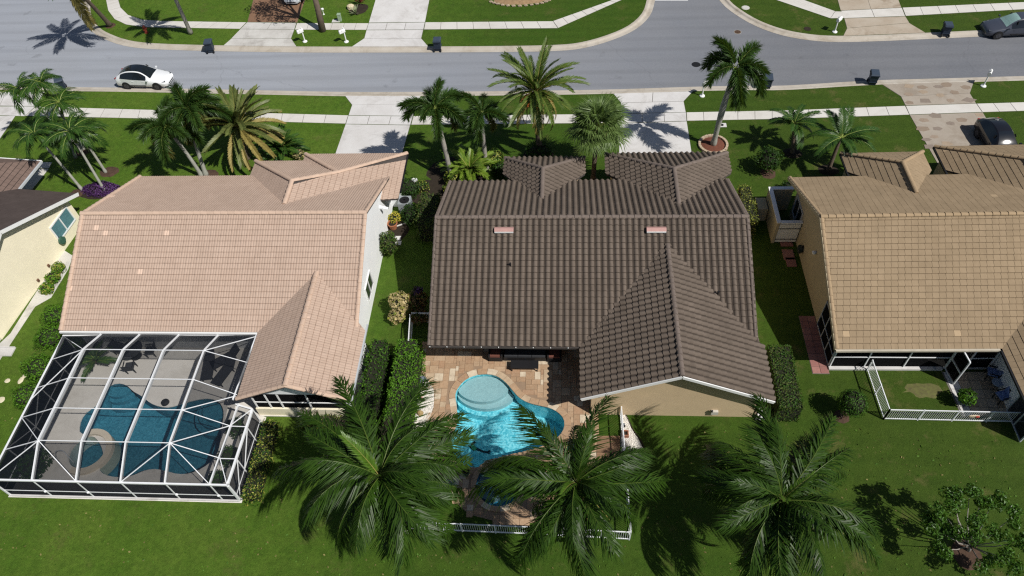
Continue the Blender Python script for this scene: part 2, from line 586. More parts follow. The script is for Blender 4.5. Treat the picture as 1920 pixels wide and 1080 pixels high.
GLASS_TEAL = mat('teal_window_glass', (.10, .22, .25), .15, .2, 1, spec=.6)
DARK = mat('dark_interior', (.012, .012, .013), .9)
BLACK = mat('black_metal', (.015, .015, .017), .5, .2)
MULCH = mat('brown_mulch', (.075, .045, .03), .95, .45, 6, bump=.8, bscale=25)
MULCH_RED = mat('red_mulch', (.15, .056, .035), .95, .35, 6, bump=.8, bscale=25)
SOIL = mat('dark_soil', (.03, .022, .015), .95, .4, 5)
TRAV = stone_mat('travertine', [(.36, .225, .13), (.44, .28, .165), (.40, .245, .14), (.47, .32, .20), (.38, .22, .125), (.52, .39, .26), (.42, .27, .16), (.66, .56, .42)], 2.2)
TRAV_PALE = stone_mat('pale_paver', [(.48, .39, .28), (.56, .46, .34), (.52, .42, .30), (.40, .30, .20)], 2.0)
PAVER_PINK = stone_mat('pink_paver', [(.33, .15, .13), (.38, .19, .16), (.30, .14, .12)], 3)
FLAG = stone_mat('flagstone', [(.27, .21, .16), (.33, .26, .20), (.24, .20, .17), (.38, .30, .22)], 3)
FLAG_BASE = concrete_mat('flagstone_mortar', (.40, .355, .30), (.28, .22, .16), .5)
GRAVEL_W = mat('white_pebbles', (.70, .67, .62), .85, .2, 5, isl=.8)
WOOD = mat('deck_wood', (.24, .145, .085), .75, .3, 3, isl=.5)
BARK_GREY = mat('grey_palm_bark', (.30, .28, .25), .9, .3, 4, bump=.5, bscale=20)
BARK_PALE = mat('pale_palm_bark', (.33, .33, .29), .85, .22, 4, bump=.3, bscale=20)
BARK_DARK = mat('dark_bark', (.13, .10, .075), .95, .35, 5, bump=.8, bscale=20)
SHAFT = mat('green_crownshaft', (.10, .17, .04), .5, .2, 3)
RACHIS = mat('leaf_midrib', (.22, .27, .06), .5, .2, 3)
RACHIS_D = mat('dark_leaf_midrib', (.085, .125, .022), .5, .25, 3)
RACHIS_Y = mat('yellow_leaf_midrib', (.36, .30, .09), .6, .2, 3)
L_ROYAL = leaf_mat('glossy_palm_leaf', (.010, .028, .003), (.033, .074, .008), .42, .20, .11)
L_ROYAL_Y = leaf_mat('young_palm_leaf', (.06, .13, .012), (.10, .19, .02), .4, .4, .25)
L_FOX = leaf_mat('foxtail_leaf', (.018, .048, .009), (.045, .092, .016), .45, .35, .2)
L_FOX_OLD = leaf_mat('foxtail_olive_leaf', (.09, .095, .022), (.14, .13, .035), .5, .3, .2)
L_DATE = leaf_mat('date_palm_leaf', (.060, .110, .018), (.105, .155, .028), .45, .35, .2)
L_DATE_Y = leaf_mat('yellowing_date_leaf', (.22, .18, .05), (.32, .26, .08), .55, .3, .2)
L_DATE_B = leaf_mat('brown_date_leaf', (.20, .12, .05), (.28, .18, .08), .65, .2, .15)
L_SABAL = leaf_mat('fan_palm_leaf', (.075, .135, .034), (.15, .215, .065), .45, .35, .25)
L_ADON = leaf_mat('arching_palm_leaf', (.020, .062, .009), (.048, .108, .016), .42, .4, .2)
L_YELLOW = leaf_mat('yellow_palm_leaf', (.45, .30, .03), (.58, .42, .06), .5, .3, .25)
L_HEDGE = leaf_mat('hedge_leaf', (.022, .065, .008), (.050, .120, .014), .55, .2, .2)
L_HEDGE_B = leaf_mat('bright_hedge_leaf', (.070, .185, .012), (.12, .27, .022), .55, .2, .3)
L_HEDGE_Y = leaf_mat('variegated_leaf', (.10, .15, .02), (.36, .36, .07), .5, .3, .2)
L_OLIVE = leaf_mat('olive_hedge_leaf', (.055, .085, .018), (.10, .125, .03), .55, .2, .2)
L_DARK = leaf_mat('dark_shrub_leaf', (.012, .040, .006), (.032, .075, .012), .55, .2, .15)
L_CROTON = leaf_mat('cream_croton_leaf', (.30, .26, .10), (.58, .46, .24), .5, .3, .2)
L_RED = leaf_mat('bronze_croton_leaf', (.10, .055, .025), (.22, .12, .05), .5, .3, .15)
L_PURPLE = leaf_mat('purple_leaf', (.045, .016, .07), (.10, .035, .15), .5, .3, .1)
L_YFLOWER = leaf_mat('yellow_flower', (.45, .38, .03), (.62, .52, .06), .5, .3, .2)
L_TREE = leaf_mat('tree_leaf', (.030, .085, .010), (.075, .17, .02), .42, .35, .25)
SCREEN = screen_mat('insect_screen', .13, (.03, .036, .046))
SCREEN_W = screen_mat('wall_insect_screen', .29, (.014, .017, .024))
SCREEN_D = screen_mat('dark_insect_screen', .62, (.012, .012, .013))

# ================================================================== GROUND, ROAD, PAVEMENTS
ZR = -0.12
def Gr(px, py):
    return G2(px, py, ZR)

# pools are let into the ground: outlines first
POOL = smooth_loop([G2(*q, .03) for q in ((853, 738), (862, 721.5), (874, 710), (890, 703), (907, 700.5), (923, 701.7), (936, 707), (949.5, 717.4),
        (962, 731.7), (974, 745), (990, 754), (1011, 759.5), (1031, 764), (1049, 774.5), (1058.5, 788), (1057, 806), (1043, 823), (1015, 838),
        (980, 848), (945, 855), (921, 865), (907, 873), (892, 877.5), (872, 873), (853, 858), (843.5, 833), (848, 811), (856, 795), (856, 765))], 3)
SPA_C = Vector(G2(936, 908, .03)); SPA_R = 1.15
SPA = [(SPA_C.x + SPA_R * math.cos(2 * PI * k / 36), SPA_C.y + SPA_R * math.sin(2 * PI * k / 36)) for k in range(36)]
POOL2 = smooth_loop([G2(*q, .03) for q in ((206, 722), (222, 718), (238, 722), (250, 733), (266, 742), (284, 756), (305, 762.5), (322, 762), (345, 755), (368, 749), (392, 746.5),
        (412, 754), (420, 772), (417, 800), (412, 838), (402, 860), (380, 878), (356, 888), (335, 889.5), (315, 885), (290, 880), (268, 884), (246, 893), (214, 895), (190, 887), (186, 872), (200, 855), (196, 833),
        (183, 815), (165, 812), (150, 814), (149, 795), (158, 776), (176, 762), (192, 750), (198, 734))], 3)
SPA2_C = Vector(G2(166, 848, .03)); SPA2_R = 0.98
SPA2 = [(SPA2_C.x + SPA2_R * math.cos(2 * PI * k / 36), SPA2_C.y + SPA2_R * math.sin(2 * PI * k / 36)) for k in range(36)]

# lawn edges along the kerbs (photograph pixels, lawn level)
NEAR = [(-500, 168), (-150, 166), (95, 168.5), (130, 170), (216, 171), (330, 173), (520, 177), (650, 179.5), (760, 179.5), (900, 178.5), (1030, 177), (1160, 174.5),
        (1300, 170), (1400, 168), (1480, 167.5), (1640, 158), (1780, 154), (1920, 150), (2300, 139)]
FARL = [(150, -140), (166, -40), (169, 0), (168, 15), (172, 35), (185, 52), (205, 64), (240, 76), (290, 82), (400, 85.5), (560, 88), (760, 88), (940, 87), (1040, 85), (1090, 80),
        (1140, 66), (1180, 48), (1205, 25), (1214, 0), (1219, -30), (1226, -120)]
FARR = [(1335, -120), (1350, -30), (1366, 0), (1390, 20), (1425, 40), (1470, 56), (1520, 65), (1570, 68), (1640, 66.5), (1733, 62.5), (1840, 57.5), (1920, 54), (2200, 44)]
near_w = smooth_path([G2(*q) for q in NEAR], 3)
farl_w = smooth_path([G2(*q) for q in FARL], 3)
farr_w = smooth_path([G2(*q) for q in FARR], 3)

earth = MB().prism([(-500, -400), (500, -400), (500, 600), (-500, 600)], -2.6, -2.2)
struct('ground', earth, GRASS)
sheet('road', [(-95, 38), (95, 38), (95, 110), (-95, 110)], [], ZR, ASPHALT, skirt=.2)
sheet('lawn', [(-200, near_w[0][1])] + near_w + [(200, near_w[-1][1]), (200, -200), (-200, -200)],
      [offset_loop(POOL, .12), offset_loop(SPA, .12), offset_loop(POOL2, .12), offset_loop(SPA2, .12)], 0.0, GRASS, skirt=.4)
sheet('lawn', farl_w + [(farl_w[-1][0], 300), (farl_w[0][0], 300)], [], 0.0, GRASS, skirt=.4)
sheet('lawn', farr_w + [(300, farr_w[-1][1]), (300, 300), (farr_w[0][0], 300)], [], 0.0, GRASS, skirt=.4)

def kerb(path, side):
    """rolled kerb and gutter beside a lawn edge, in poured lengths"""
    prof = [(-.06, .004), (.06, .012), (.16, .0), (.26, -.075), (.34, -.098), (.62, -.108)]
    pts = [Vector((p[0], p[1])) for p in path]
    vs, fs = [], []
    for i, p in enumerate(pts):
        d = (pts[min(i + 1, len(pts) - 1)] - pts[max(i - 1, 0)]).normalized()
        nrm = Vector((-d.y, d.x)) * side
        for o, z in prof:
            vs.append((p.x + nrm.x * o, p.y + nrm.y * o, z))
    n = len(prof)
    for i in range(len(pts) - 1):
        for k in range(n - 1):
            f = (i * n + k, i * n + k + 1, (i + 1) * n + k + 1, (i + 1) * n + k)
            fs.append(f if side < 0 else f[::-1])
    mb = MB().add(vs, fs)
    return struct('kerb', mb, CONC_KERB, smooth=False)
kerb(near_w, 1)
kerb(farl_w, -1)
kerb(farr_w, -1)

def slabs(name, corners_list, mat, top=.02, base_z=.008, gap=.022, part='paving_slab', under=True):
    """a paved strip: dark joint bed with separate slabs on it.  corners_list: quads of world (x,y), each cut in n pieces along its first edge"""
    root = None
    quads = []
    for a, b, c, d, n in corners_list:       # a->b one long side, d->c the other
        a, b, c, d = [Vector((*q, 0)) for q in (a, b, c, d)]
        for i in range(n):
            t0, t1 = i / n, (i + 1) / n
            quads.append((a.lerp(b, t0), a.lerp(b, t1), d.lerp(c, t1), d.lerp(c, t0)))
    bed = MB()
    for a, b, c, d, n in corners_list:
        bed.prism([a, b, c, d], -.05, base_z)
    root = struct(name, bed, JOINT)
    for q in quads:
        ctr = sum(q, Vector((0, 0, 0))) / 4
        qq = []
        for p in q:
            v = ctr - p
            qq.append(p + v.normalized() * gap)
        MB().prism([(p.x, p.y) for p in qq], base_z - .004, top + random.uniform(-.002, .002)).build(part, mat, root)
    return root

# ---- near pavement along the road, cut by the driveways
g = G2
slabs('sidewalk', [(g(-120, 197), g(-15, 199), g(-15, 215.5), g(-120, 213), 3)], CONC_WALK)
slabs('sidewalk', [(g(67, 200), g(330, 207.5), g(330, 223.5), g(48, 217.5), 8), (g(330, 207.5), g(653, 216.5), g(648, 232), (g(330, 223.5)), 8)], CONC_WALK)
slabs('sidewalk', [(g(775, 218), g(1162, 213.5), g(1162, 230.5), g(771, 234), 9)], CONC_WALK)
slabs('sidewalk', [(g(1287, 210.8), g(1480, 207), g(1480, 222.8), g(1288, 226.7), 6), (g(1480, 207), g(1697, 198.7), g(1705, 215.3), (g(1480, 222.8)), 6)], CONC_WALK)
slabs('sidewalk', [(g(1831, 194.5), g(2020, 189), g(2035, 204.5), g(1842, 210.5), 6)], CONC_WALK)

def driveway(quads, mat, part='driveway_slab'):
    return slabs('driveway', quads, mat, top=.022, part=part)
# left-most plot
driveway([(g(-130, 173), g(84, 172.5), g(65, 199.5), g(-130, 196.5), 3), (g(-15, 199.7), g(66, 200), g(47, 218), g(-15, 216), 1), (g(-130, 217), g(29, 217.5), g(-8, 272), g(-130, 272), 2)], CONC)
# pink-roofed house
driveway([(g(647, 180), g(789, 180.2), g(781, 195), g(660, 197), 1), (g(660, 197.2), g(781, 195.2), g(774.5, 217.8), g(653.5, 216.3), 1),
          (g(653, 217), g(774, 218.4), g(769.5, 234.5), g(648.5, 232.5), 3), (g(648, 233.2), g(769, 235.2), g(750, 303), g(624, 302), 1)], CONC)
# brown-roofed house
driveway([(g(1150, 175.8), g(1299, 171.5), g(1282, 190), g(1164, 193), 2), (g(1164, 193.4), g(1282, 190.4), g(1286, 210.5), g(1163, 213.2), 1),
          (g(1163, 213.8), g(1286.3, 211), g(1287.5, 227), g(1162.8, 230.8), 3), (g(1162.6, 231.5), g(1287.7, 227.7), g(1299, 300), g(1160, 303), 1)], CONC)
# tan-roofed house: slab with stones let in
dw = driveway([(g(1654, 158.7), g(1826, 153.3), g(1818.5, 175), g(1689, 181), 1), (g(1689, 181.3), g(1818.6, 175.3), g(1830, 194), g(1697.5, 198), 1),
               (g(1705.5, 215.8), g(1842.5, 211), g(1904, 316), g(1771, 330), 1)], FLAG_BASE)
driveway([(g(1698, 199), g(1830.5, 194.6), g(1841.5, 210.2), g(1705, 215), 1)], CONC_WALK)
stone_px = [(1704, 162), (1728, 164), (1759, 163), (1774, 159), (1811, 164), (1704.5, 177.5), (1731, 172.5), (1763, 179), (1789, 174), (1705, 193), (1735, 189.5), (1782, 189), (1817, 188),
            (1753, 217.5), (1731, 226), (1782, 232), (1803, 225), (1836, 216), (1730, 242), (1757, 241.5), (1752, 257), (1737, 262), (1775, 270), (1765, 287), (1742, 275), (1790, 288), (1810, 240)]
for sp in stone_px:
    p = Vector(g(*sp))
    n = random.choice((4, 5, 5, 6))
    a0 = random.uniform(0, 6)
    r = random.uniform(.26, .46)
    MB().prism([(p.x + 1.2 * r * random.uniform(.75, 1.1) * math.cos(a0 + 2 * PI * k / n), p.y + .8 * r * random.uniform(.75, 1.1) * math.sin(a0 + 2 * PI * k / n)) for k in range(n)], .01, .028).build('flagstone', FLAG, dw)

# ---- far side
slabs('sidewalk', [(g(204, -45), g(222, -45), g(222, 0), g(199, 0), 1), (g(199, 0), g(222, 0), g(226, 14), g(203, 20), 1), (g(203, 20), g(226, 14), g(240, 28), g(215, 36), 1), (g(215, 36), g(240, 28), g(266, 37), g(236, 46), 1),
                   (g(236, 46), g(266, 37), g(301, 39.5), g(271, 51), 1), (g(301, 39.5), g(462, 42), g(450, 54.3), g(271, 51), 6)], CONC_WALK)
driveway([(g(463, 42.2), g(556, 43.3), g(552, 55.5), g(451, 54.5), 2), (g(450.5, 55), g(552, 56), g(546, 72), g(434, 72), 1), (g(434, 72.5), g(546, 72.5), g(556, 87.3), g(419, 85.5), 1)], CONC_GREY)
brick_far = slabs('driveway', [(g(480, -20), g(579, -20), g(557, 42.5), g(464, 41.5), 1)], mat('brown_paver', (.20, .115, .07), .85, .35, 3, isl=.3, fine=9), part='driveway_slab')
slabs('sidewalk', [(g(557, 43.5), g(691, 43.8), g(687, 56.2), g(553, 55.8), 6)], CONC_WALK)
driveway([(g(710, -20), g(809, -20), g(797, 41.8), g(691.5, 42.8), 1), (g(691, 43.8), g(796.8, 42.3), g(794, 55.6), g(687.5, 56.3), 3), (g(687, 57), g(793.7, 56.2), g(790, 72), g(683, 72), 1), (g(682.5, 72.3), g(790, 72.3), g(803, 87.3), g(660, 87.5), 1)], CONC)
slabs('sidewalk', [(g(797.5, 42), g(1037, 40), g(1046, 53), g(795, 55.5), 8), (g(1037, 39.6), g(1160, -4), g(1172, -3), g(1046.5, 52.6), 7)], CONC_WALK)
slabs('sidewalk', [(g(1438, -6), g(1490, -6), g(1566, 21.5), g(1557, 34.5), 5), (g(1566, 21.5), g(1578.5, 21.8), g(1583, 34), g(1557, 34.5), 1)], CONC_WALK)
dw3 = driveway([(g(1565, -20), g(1677, -20), g(1690, 14.5), g(1576, 20), 2), (g(1582.8, 35), g(1697.5, 31), g(1705, 43), g(1588, 53), 1), (g(1588, 53.5), g(1705, 43.5), g(1735, 61.5), g(1581, 67.3), 1)], concrete_mat('sandy_concrete', (.48, .42, .34), (.33, .25, .17), .7))
driveway([(g(1577, 20.5), g(1691, 15), g(1697, 30.2), g(1582.5, 34.3), 2)], CONC_WALK)
slabs('sidewalk', [(g(1692, 14.5), g(1990, 1), g(2000, 13), g(1698, 30), 9)], CONC_WALK)
# stop line across the side street
struct('stop_line', MB().prism([Gr(1226, -2.2), Gr(1290, -2.2), Gr(1290, .9), Gr(1226, .9)], ZR, ZR + .006, bottom=False), WHITE)

# walk beside the left-most house
slabs('garden_path', [(g(-40, 302), g(98, 304.5), g(92, 316), g(-40, 313), 4), (g(74, 316.5), g(91.5, 316.8), g(60, 356), g(38, 356), 2)], CONC_WALK)

# manhole, covers
def cover(px, py, r, label, z, fm=None, lm=None):
    t = thing('manhole_cover', label, 'manhole cover', (*g(px, py, z), z))
    MB().lathe([(r * 1.12, 0), (r * 1.12, .008)], (0, 0, 0), 20).build('frame', fm or BLACK, t, local=True)
    MB().lathe([(r, .004), (r, .015), (r * .9, .02)], (0, 0, 0), 20).build('lid', lm or BLACK, t, local=True)
    return t
cover(1305, 121, .30, 'round dark manhole cover in the road at the street corner', ZR)
cover(1383, 60, .26, 'small brown manhole cover in the road beside the curved far kerb', ZR, CONC_KERB, MULCH)
cover(1514, 54, .26, 'dark round cover in the grass corner left of the far right driveway', 0, SOIL, SOIL)
cover(1398, 14.5, .3, 'pale round cover in the grass of the street corner', 0, CONC_KERB, CONC_GREY)
t = thing('meter_box', 'pale square meter box lid with dark hole in the lawn by the tall leaning palm', 'meter box', (*g(1353.5, 235), 0))
MB().box((0, 0, .015), (.62, .42, .04)).build('frame', CONC, t, local=True)
MB().lathe([(.12, .03), (.12, .05), (.1, .055)], (0, 0, 0), 14).build('lid', BLACK, t, local=True)

def bed(name, cx, cy, rx, ry, mat, seed, h=.06, z=0.0):
    c = Vector(g(cx, cy))
    rr = random.Random(seed)
    n = 22
    vs = [(c.x, c.y, h)]
    for ring, k in ((.6, .9), (1.0, -.02)):
        for i in range(n):
            w = 1 + rr.uniform(-.07, .07)
            vs.append((c.x + rx * ring * w * math.cos(2 * PI * i / n), c.y + ry * ring * w * math.sin(2 * PI * i / n), h * k if ring < 1 else -.02))
    fs = [(0, 1 + i, 1 + (i + 1) % n) for i in range(n)] + [(1 + i, 1 + n + i, 1 + n + (i + 1) % n, 1 + (i + 1) % n) for i in range(n)]
    return struct(name, MB().add(vs, fs), mat, kind='stuff')
bed('mulch', 205, 322, .78, .62, MULCH, 1)
bed('mulch', 157, 280, .72, .8, MULCH, 2)
bed('mulch', 392, 328, .75, .6, MULCH, 3)
bed('mulch', 186, 357, 1.7, .95, SOIL, 4)
bed('mulch', 146, 362, .6, .5, MULCH, 5)
bed('mulch', 1486, 287, .68, .6, SOIL, 6)
bed('mulch', 1553, 319, .75, .6, SOIL, 7)
bed('mulch', 1440, 325, .55, .6, MULCH, 8)
bed('mulch', 1578, 781, .42, .45, MULCH, 9)
bed('mulch', 672, 17, .95, 1.0, SOIL, 10)
bed('mulch', 1010, 291, 1.2, .9, SOIL, 11)
bed('mulch', 860, 322, 2.6, 1.8, SOIL, 12, h=.04)
bed('mulch', 1812, 1040, .7, .75, MULCH, 13)
fb_ = bed('mulch', 975, -4, 2.6, 1.2, mat('tan_mulch', (.30, .20, .11), .95, .35, 5), 17, h=.12)
bed('mulch', 207, 48, .5, .5, MULCH, 18)
bed('mulch', 800, 360, 1.6, 1.4, SOIL, 19, h=.03)
bed('mulch', 745, 430, .9, 1.3, SOIL, 20, h=.03)
# edging stones round the tan bed
for k in range(13):
    a = -2.7 + k * .19
    c = Vector(g(975, -4))
    tag = MB().blob((c.x + 2.75 * math.cos(a), c.y + 1.35 * math.sin(a), .06), (.22, .12, .1), k, .15, 1)
    tag.build('edging_stone', mat('edging_stone', (.36, .29, .21), .9) if k == 0 else bpy.data.materials['edging_stone'], fb_)

# ================================================================== ROOFS
TILE_KINDS = {}
def tile_geo(kind):
    if kind in TILE_KINDS: return TILE_KINDS[kind]
    if kind == 'barrel':
        tw, th, lip, ns = .335, .335, .050, 8
        hf = lambda u: .088 * max(0.0, math.sin(PI * min(1, max(0, (u / tw - .12) / .76)))) ** .8
    elif kind == 'roll':
        tw, th, lip, ns = .30, .325, .022, 8
        hf = lambda u: .018 * abs(math.sin(2 * PI * u / tw)) ** .8
    else:
        tw, th, lip, ns = .34, .33, .026, 2
        hf = lambda u: 0.0
    us = [tw * i / ns for i in range(ns + 1)]
    gap = .004 if kind != 'flat' else .006
    us[0] += gap; us[-1] -= gap
    vs = []
    so = {'barrel': .022, 'roll': .030, 'flat': .030}[kind]        # darker strip in the crease under the next course
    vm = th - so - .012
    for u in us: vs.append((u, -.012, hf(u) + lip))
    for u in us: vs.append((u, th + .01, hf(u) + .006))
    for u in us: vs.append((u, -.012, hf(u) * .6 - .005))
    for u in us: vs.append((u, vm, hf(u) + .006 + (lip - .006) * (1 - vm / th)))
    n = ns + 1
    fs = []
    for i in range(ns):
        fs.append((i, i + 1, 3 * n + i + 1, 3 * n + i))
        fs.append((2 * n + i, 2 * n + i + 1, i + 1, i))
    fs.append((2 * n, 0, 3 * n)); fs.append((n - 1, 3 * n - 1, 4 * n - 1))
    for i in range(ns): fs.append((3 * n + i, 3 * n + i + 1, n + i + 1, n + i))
    if kind == 'barrel':        # the pans between the barrels take the darker colour
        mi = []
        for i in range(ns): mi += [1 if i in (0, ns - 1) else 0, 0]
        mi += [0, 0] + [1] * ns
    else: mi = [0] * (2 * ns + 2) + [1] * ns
    TILE_KINDS[kind] = (tw, th, np.array(vs), fs, mi)
    return TILE_KINDS[kind]

def clip_convex(poly, cp):
    """clip a list of (u,v,w) against convex CCW polygon cp in uv"""
    out = poly
    n = len(cp)
    for i in range(n):
        a, b = cp[i], cp[(i + 1) % n]
        ex, ey = b[0] - a[0], b[1] - a[1]
        inp = out
        out = []
        if not inp: break
        for j in range(len(inp)):
            p, q = inp[j], inp[(j + 1) % len(inp)]
            sp = ex * (p[1] - a[1]) - ey * (p[0] - a[0])
            sq = ex * (q[1] - a[1]) - ey * (q[0] - a[0])
            if sp >= 0: out.append(p)
            if (sp >= 0) != (sq >= 0):
                t = sp / (sp - sq)
                out.append(tuple(p[k] + (q[k] - p[k]) * t for k in range(3)))
    return out

class Roof:
    def __init__(self, house, kind, mat, capmat, joined='roof_tile_field', dirt=None):
        self.dirt = dirt or D_DARK  # dirt: the darker second colour for crease strips and pans
        self.h, self.kind, self.mat, self.capmat = house, kind, mat, capmat
        self.full, self.cut = [], MB()
        self.joined = joined
        self.spots = []
    def plane(self, pts, hide=(), deck=True, kind=None):
        pts = [Vector(p) for p in pts]
        nrm = Vector((0, 0, 0))
        for i in range(len(pts)):
            a, b = pts[i], pts[(i + 1) % len(pts)]
            nrm += Vector(((a.y - b.y) * (a.z + b.z), (a.z - b.z) * (a.x + b.x), (a.x - b.x) * (a.y + b.y)))
        nrm.normalize()
        if nrm.z < 0: nrm = -nrm; pts = pts[::-1]
        v = (Vector((0, 0, 1)) - nrm * nrm.z).normalized()
        u = v.cross(nrm).normalized()
        o = min(pts, key=lambda p: p.z)
        uv = [((p - o).dot(u), (p - o).dot(v)) for p in pts]
        u0 = min(q[0] for q in uv); v0 = min(q[1] for q in uv)
        o = o + u * u0 + v * v0
        uv = [(a - u0, b - v0) for a, b in uv]
        tw, th, tv, tf, tmi = tile_geo(self.kind)
        nu = int(max(q[0] for q in uv) / tw) + 2; nv = int(max(q[1] for q in uv) / th) + 2
        s = Matrix((u, v, nrm)).transposed()
        for j in range(nv):
            so = 0
            if self.kind == 'flat': so = -tw * ((j * .37 + (j % 2) * .5) % 1)
            for i in range(nu):
                a, b = i * tw + so, j * th
                cor = [(a + .01, b - .008), (a + tw - .01, b - .008), (a + tw - .01, b + th + .006), (a + .01, b + th + .006)]
                # signed distance test
                ins = [all((uv[(k + 1) % len(uv)][0] - uv[k][0]) * (c[1] - uv[k][1]) - (uv[(k + 1) % len(uv)][1] - uv[k][1]) * (c[0] - uv[k][0]) >= -1e-2 for k in range(len(uv))) for c in cor]
                org = o + u * a + v * b
                ctr = org + u * tw * .5 + v * th * .5
                if any(inside((ctr.x, ctr.y), h) for h in hide): continue
                jit = Vector((0, 0, 0))
                if all(ins):
                    k = nrm * random.uniform(-.003, .004)
                    self.full.append((org + k, s, (ctr - Vector((0, 0, CAM_H))).length))
                else:
                    vs, fs, ms = [], [], []
                    for f, mi_ in zip(tf, tmi):
                        pl = clip_convex([(tv[q][0] + a, tv[q][1] + b, tv[q][2]) for q in f], uv)
                        if len(pl) >= 3:
                            fs.append(tuple(range(len(vs), len(vs) + len(pl)))); ms.append(mi_)
                            vs += [tuple(o + u * q[0] + v * q[1] + nrm * q[2]) for q in pl]
                    for f_, q_ in zip(fs, ms): self.cut.f.append([len(self.cut.v) + i for i in f_]); self.cut.m.append(q_)
                    self.cut.v += vs
        if deck:
            MB().slab([p - Vector((0, 0, .012)) for p in pts], .10).build('roof_deck', DECKING, self.h)
    def caps(self, p, q, r=.125, step=.40):
        p, q = Vector(p), Vector(q)
        L = (q - p).length
        n = max(1, round(L / step))
        key = (self.capmat.name, round(L / n, 3), r)
        if not hasattr(Roof, 'capmesh'): Roof.capmesh = {}
        if key not in Roof.capmesh:
            l = L / n
            vs, fs = [], []
            for x, rr, up in ((0, r, .02), (l + .02, r * .88, -.004)):
                for k in range(7):
                    a = PI * k / 6
                    vs.append((x, rr * math.cos(a) * 1.05, rr * math.sin(a) * .8 - .03 + up))
            for k in range(6): fs.append((k, k + 1, 8 + k, 7 + k))
            fs.append(tuple(range(6, -1, -1))); fs.append(tuple(range(7, 14)))
            me = bpy.data.meshes.new('ridge_tile')
            me.from_pydata(vs, [], [f[::-1] for f in fs])
            me.materials.append(self.capmat)
            Roof.capmesh[key] = me
        x = (q - p).normalized()
        y = Vector((0, 0, 1)).cross(x).normalized()
        z = x.cross(y)
        R = Matrix((x, y, z)).transposed().to_4x4()
        h0 = wloc(self.h)
        for i in range(n):
            m = R.copy()
            m.translation = p.lerp(q, i / n) - h0 + Vector((0, 0, .055))
            link('ridge_tile', Roof.capmesh[key], self.h, m)
    def finish(self, limit=300):
        tw, th, tv, tf, tmi = tile_geo(self.kind)
        h0 = wloc(self.h)
        me = bpy.data.meshes.new('roof_tile')
        me.from_pydata([tuple(x) for x in tv], [], [list(f) for f in tf])
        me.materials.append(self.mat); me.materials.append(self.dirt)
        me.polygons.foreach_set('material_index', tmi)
        self.full.sort(key=lambda t: t[2])
        for org, s, _ in self.full[:limit]:
            m = s.to_4x4(); m.translation = org - h0
            link('roof_tile', me, self.h, m)
        rest = self.full[limit:]
        nv = len(tv)
        mb = MB()
        if rest:
            V = np.concatenate([np.array(s) @ tv.T + np.array(org)[:, None] for org, s, _ in rest], axis=1).T
            mb.v = [tuple(x) for x in V]
            for k in range(len(rest)):
                mb.f += [[k * nv + i for i in f] for f in tf]
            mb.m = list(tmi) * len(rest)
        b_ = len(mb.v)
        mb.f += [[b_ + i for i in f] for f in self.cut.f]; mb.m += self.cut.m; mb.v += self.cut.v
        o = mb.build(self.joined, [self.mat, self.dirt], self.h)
        o['kind'] = 'stuff'

def wall_box(x0, x1, y0, y1, z0, z1, mat, parent, name='wall'):
    return MB().prism([(x0, y0), (x1, y0), (x1, y1), (x0, y1)], z0, z1).build(name, mat, parent)

def gable(pts, off, mat, parent, name='gable_wall'):
    return MB().panel(pts, off).build(name, mat, parent)

def window(parent, origin, ux, uz, w, h, nrm, frame_mat, glass, cols=2, rows=1, fw=.07, name='window'):
    """framed window lying on a wall: origin = lower left corner, ux along, uz up, nrm outwards"""
    o, ux, uz, nrm = Vector(origin), Vector(ux).normalized(), Vector(uz).normalized(), Vector(nrm).normalized()
    fr = MB()
    def strip(a, b):
        fr.panel([o + ux * a[0] + uz * a[1], o + ux * b[0] + uz * a[1], o + ux * b[0] + uz * b[1], o + ux * a[0] + uz * b[1]], nrm * .06)
    strip((0, 0), (w, fw)); strip((0, h - fw), (w, h)); strip((0, fw), (fw, h - fw)); strip((w - fw, fw), (w, h - fw))
    for c in range(1, cols): strip((w * c / cols - fw * .4, fw), (w * c / cols + fw * .4, h - fw))
    for r in range(1, rows): strip((fw, h * r / rows - fw * .4), (w - fw, h * r / rows + fw * .4))
    f = fr.build(name, frame_mat, parent)
    for c in range(cols):
        for r in range(rows):
            a, b = w * c / cols + fw * .5, w * (c + 1) / cols - fw * .5
            e, k = h * r / rows + fw * .5, h * (r + 1) / rows - fw * .5
            MB().panel([o + ux * a + uz * e, o + ux * b + uz * e, o + ux * b + uz * k, o + ux * a + uz * k], nrm * .02).build('pane', glass, f)
    return f
ZE = 2.30
ZRG = 5.05

# ------------------------------------------------------------------ the brown-roofed house
hm = thing('house', 'stucco house with dark brown barrel tile roof beside the bright blue pool', 'house', (1.3, 27, 0), 'houses along the street')
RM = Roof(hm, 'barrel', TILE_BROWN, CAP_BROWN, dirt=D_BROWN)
X0, X1, YR, YF, YB = -7.12, 9.77, 28.22, 21.6, 33.35
PM = (ZRG - ZE) / (YR - YF)
ZB = ZRG - PM * (YB - YR)
mz = lambda y: ZRG - PM * abs(y - YR)
# rear wing
WL, WR, WY, WZ = .80, 10.08, 18.55, 4.45
WC = (WL + WR) / 2
wj = YR - (ZRG - WZ) / PM
hideM = [[(WL + .9, YF - .3), (WC, wj - .8), (WR - .9, YF - .3)]]
RM.plane([(X0, YF, ZE), (X1, YF, ZE), (X1, YR, ZRG), (X0, YR, ZRG)], hide=hideM)
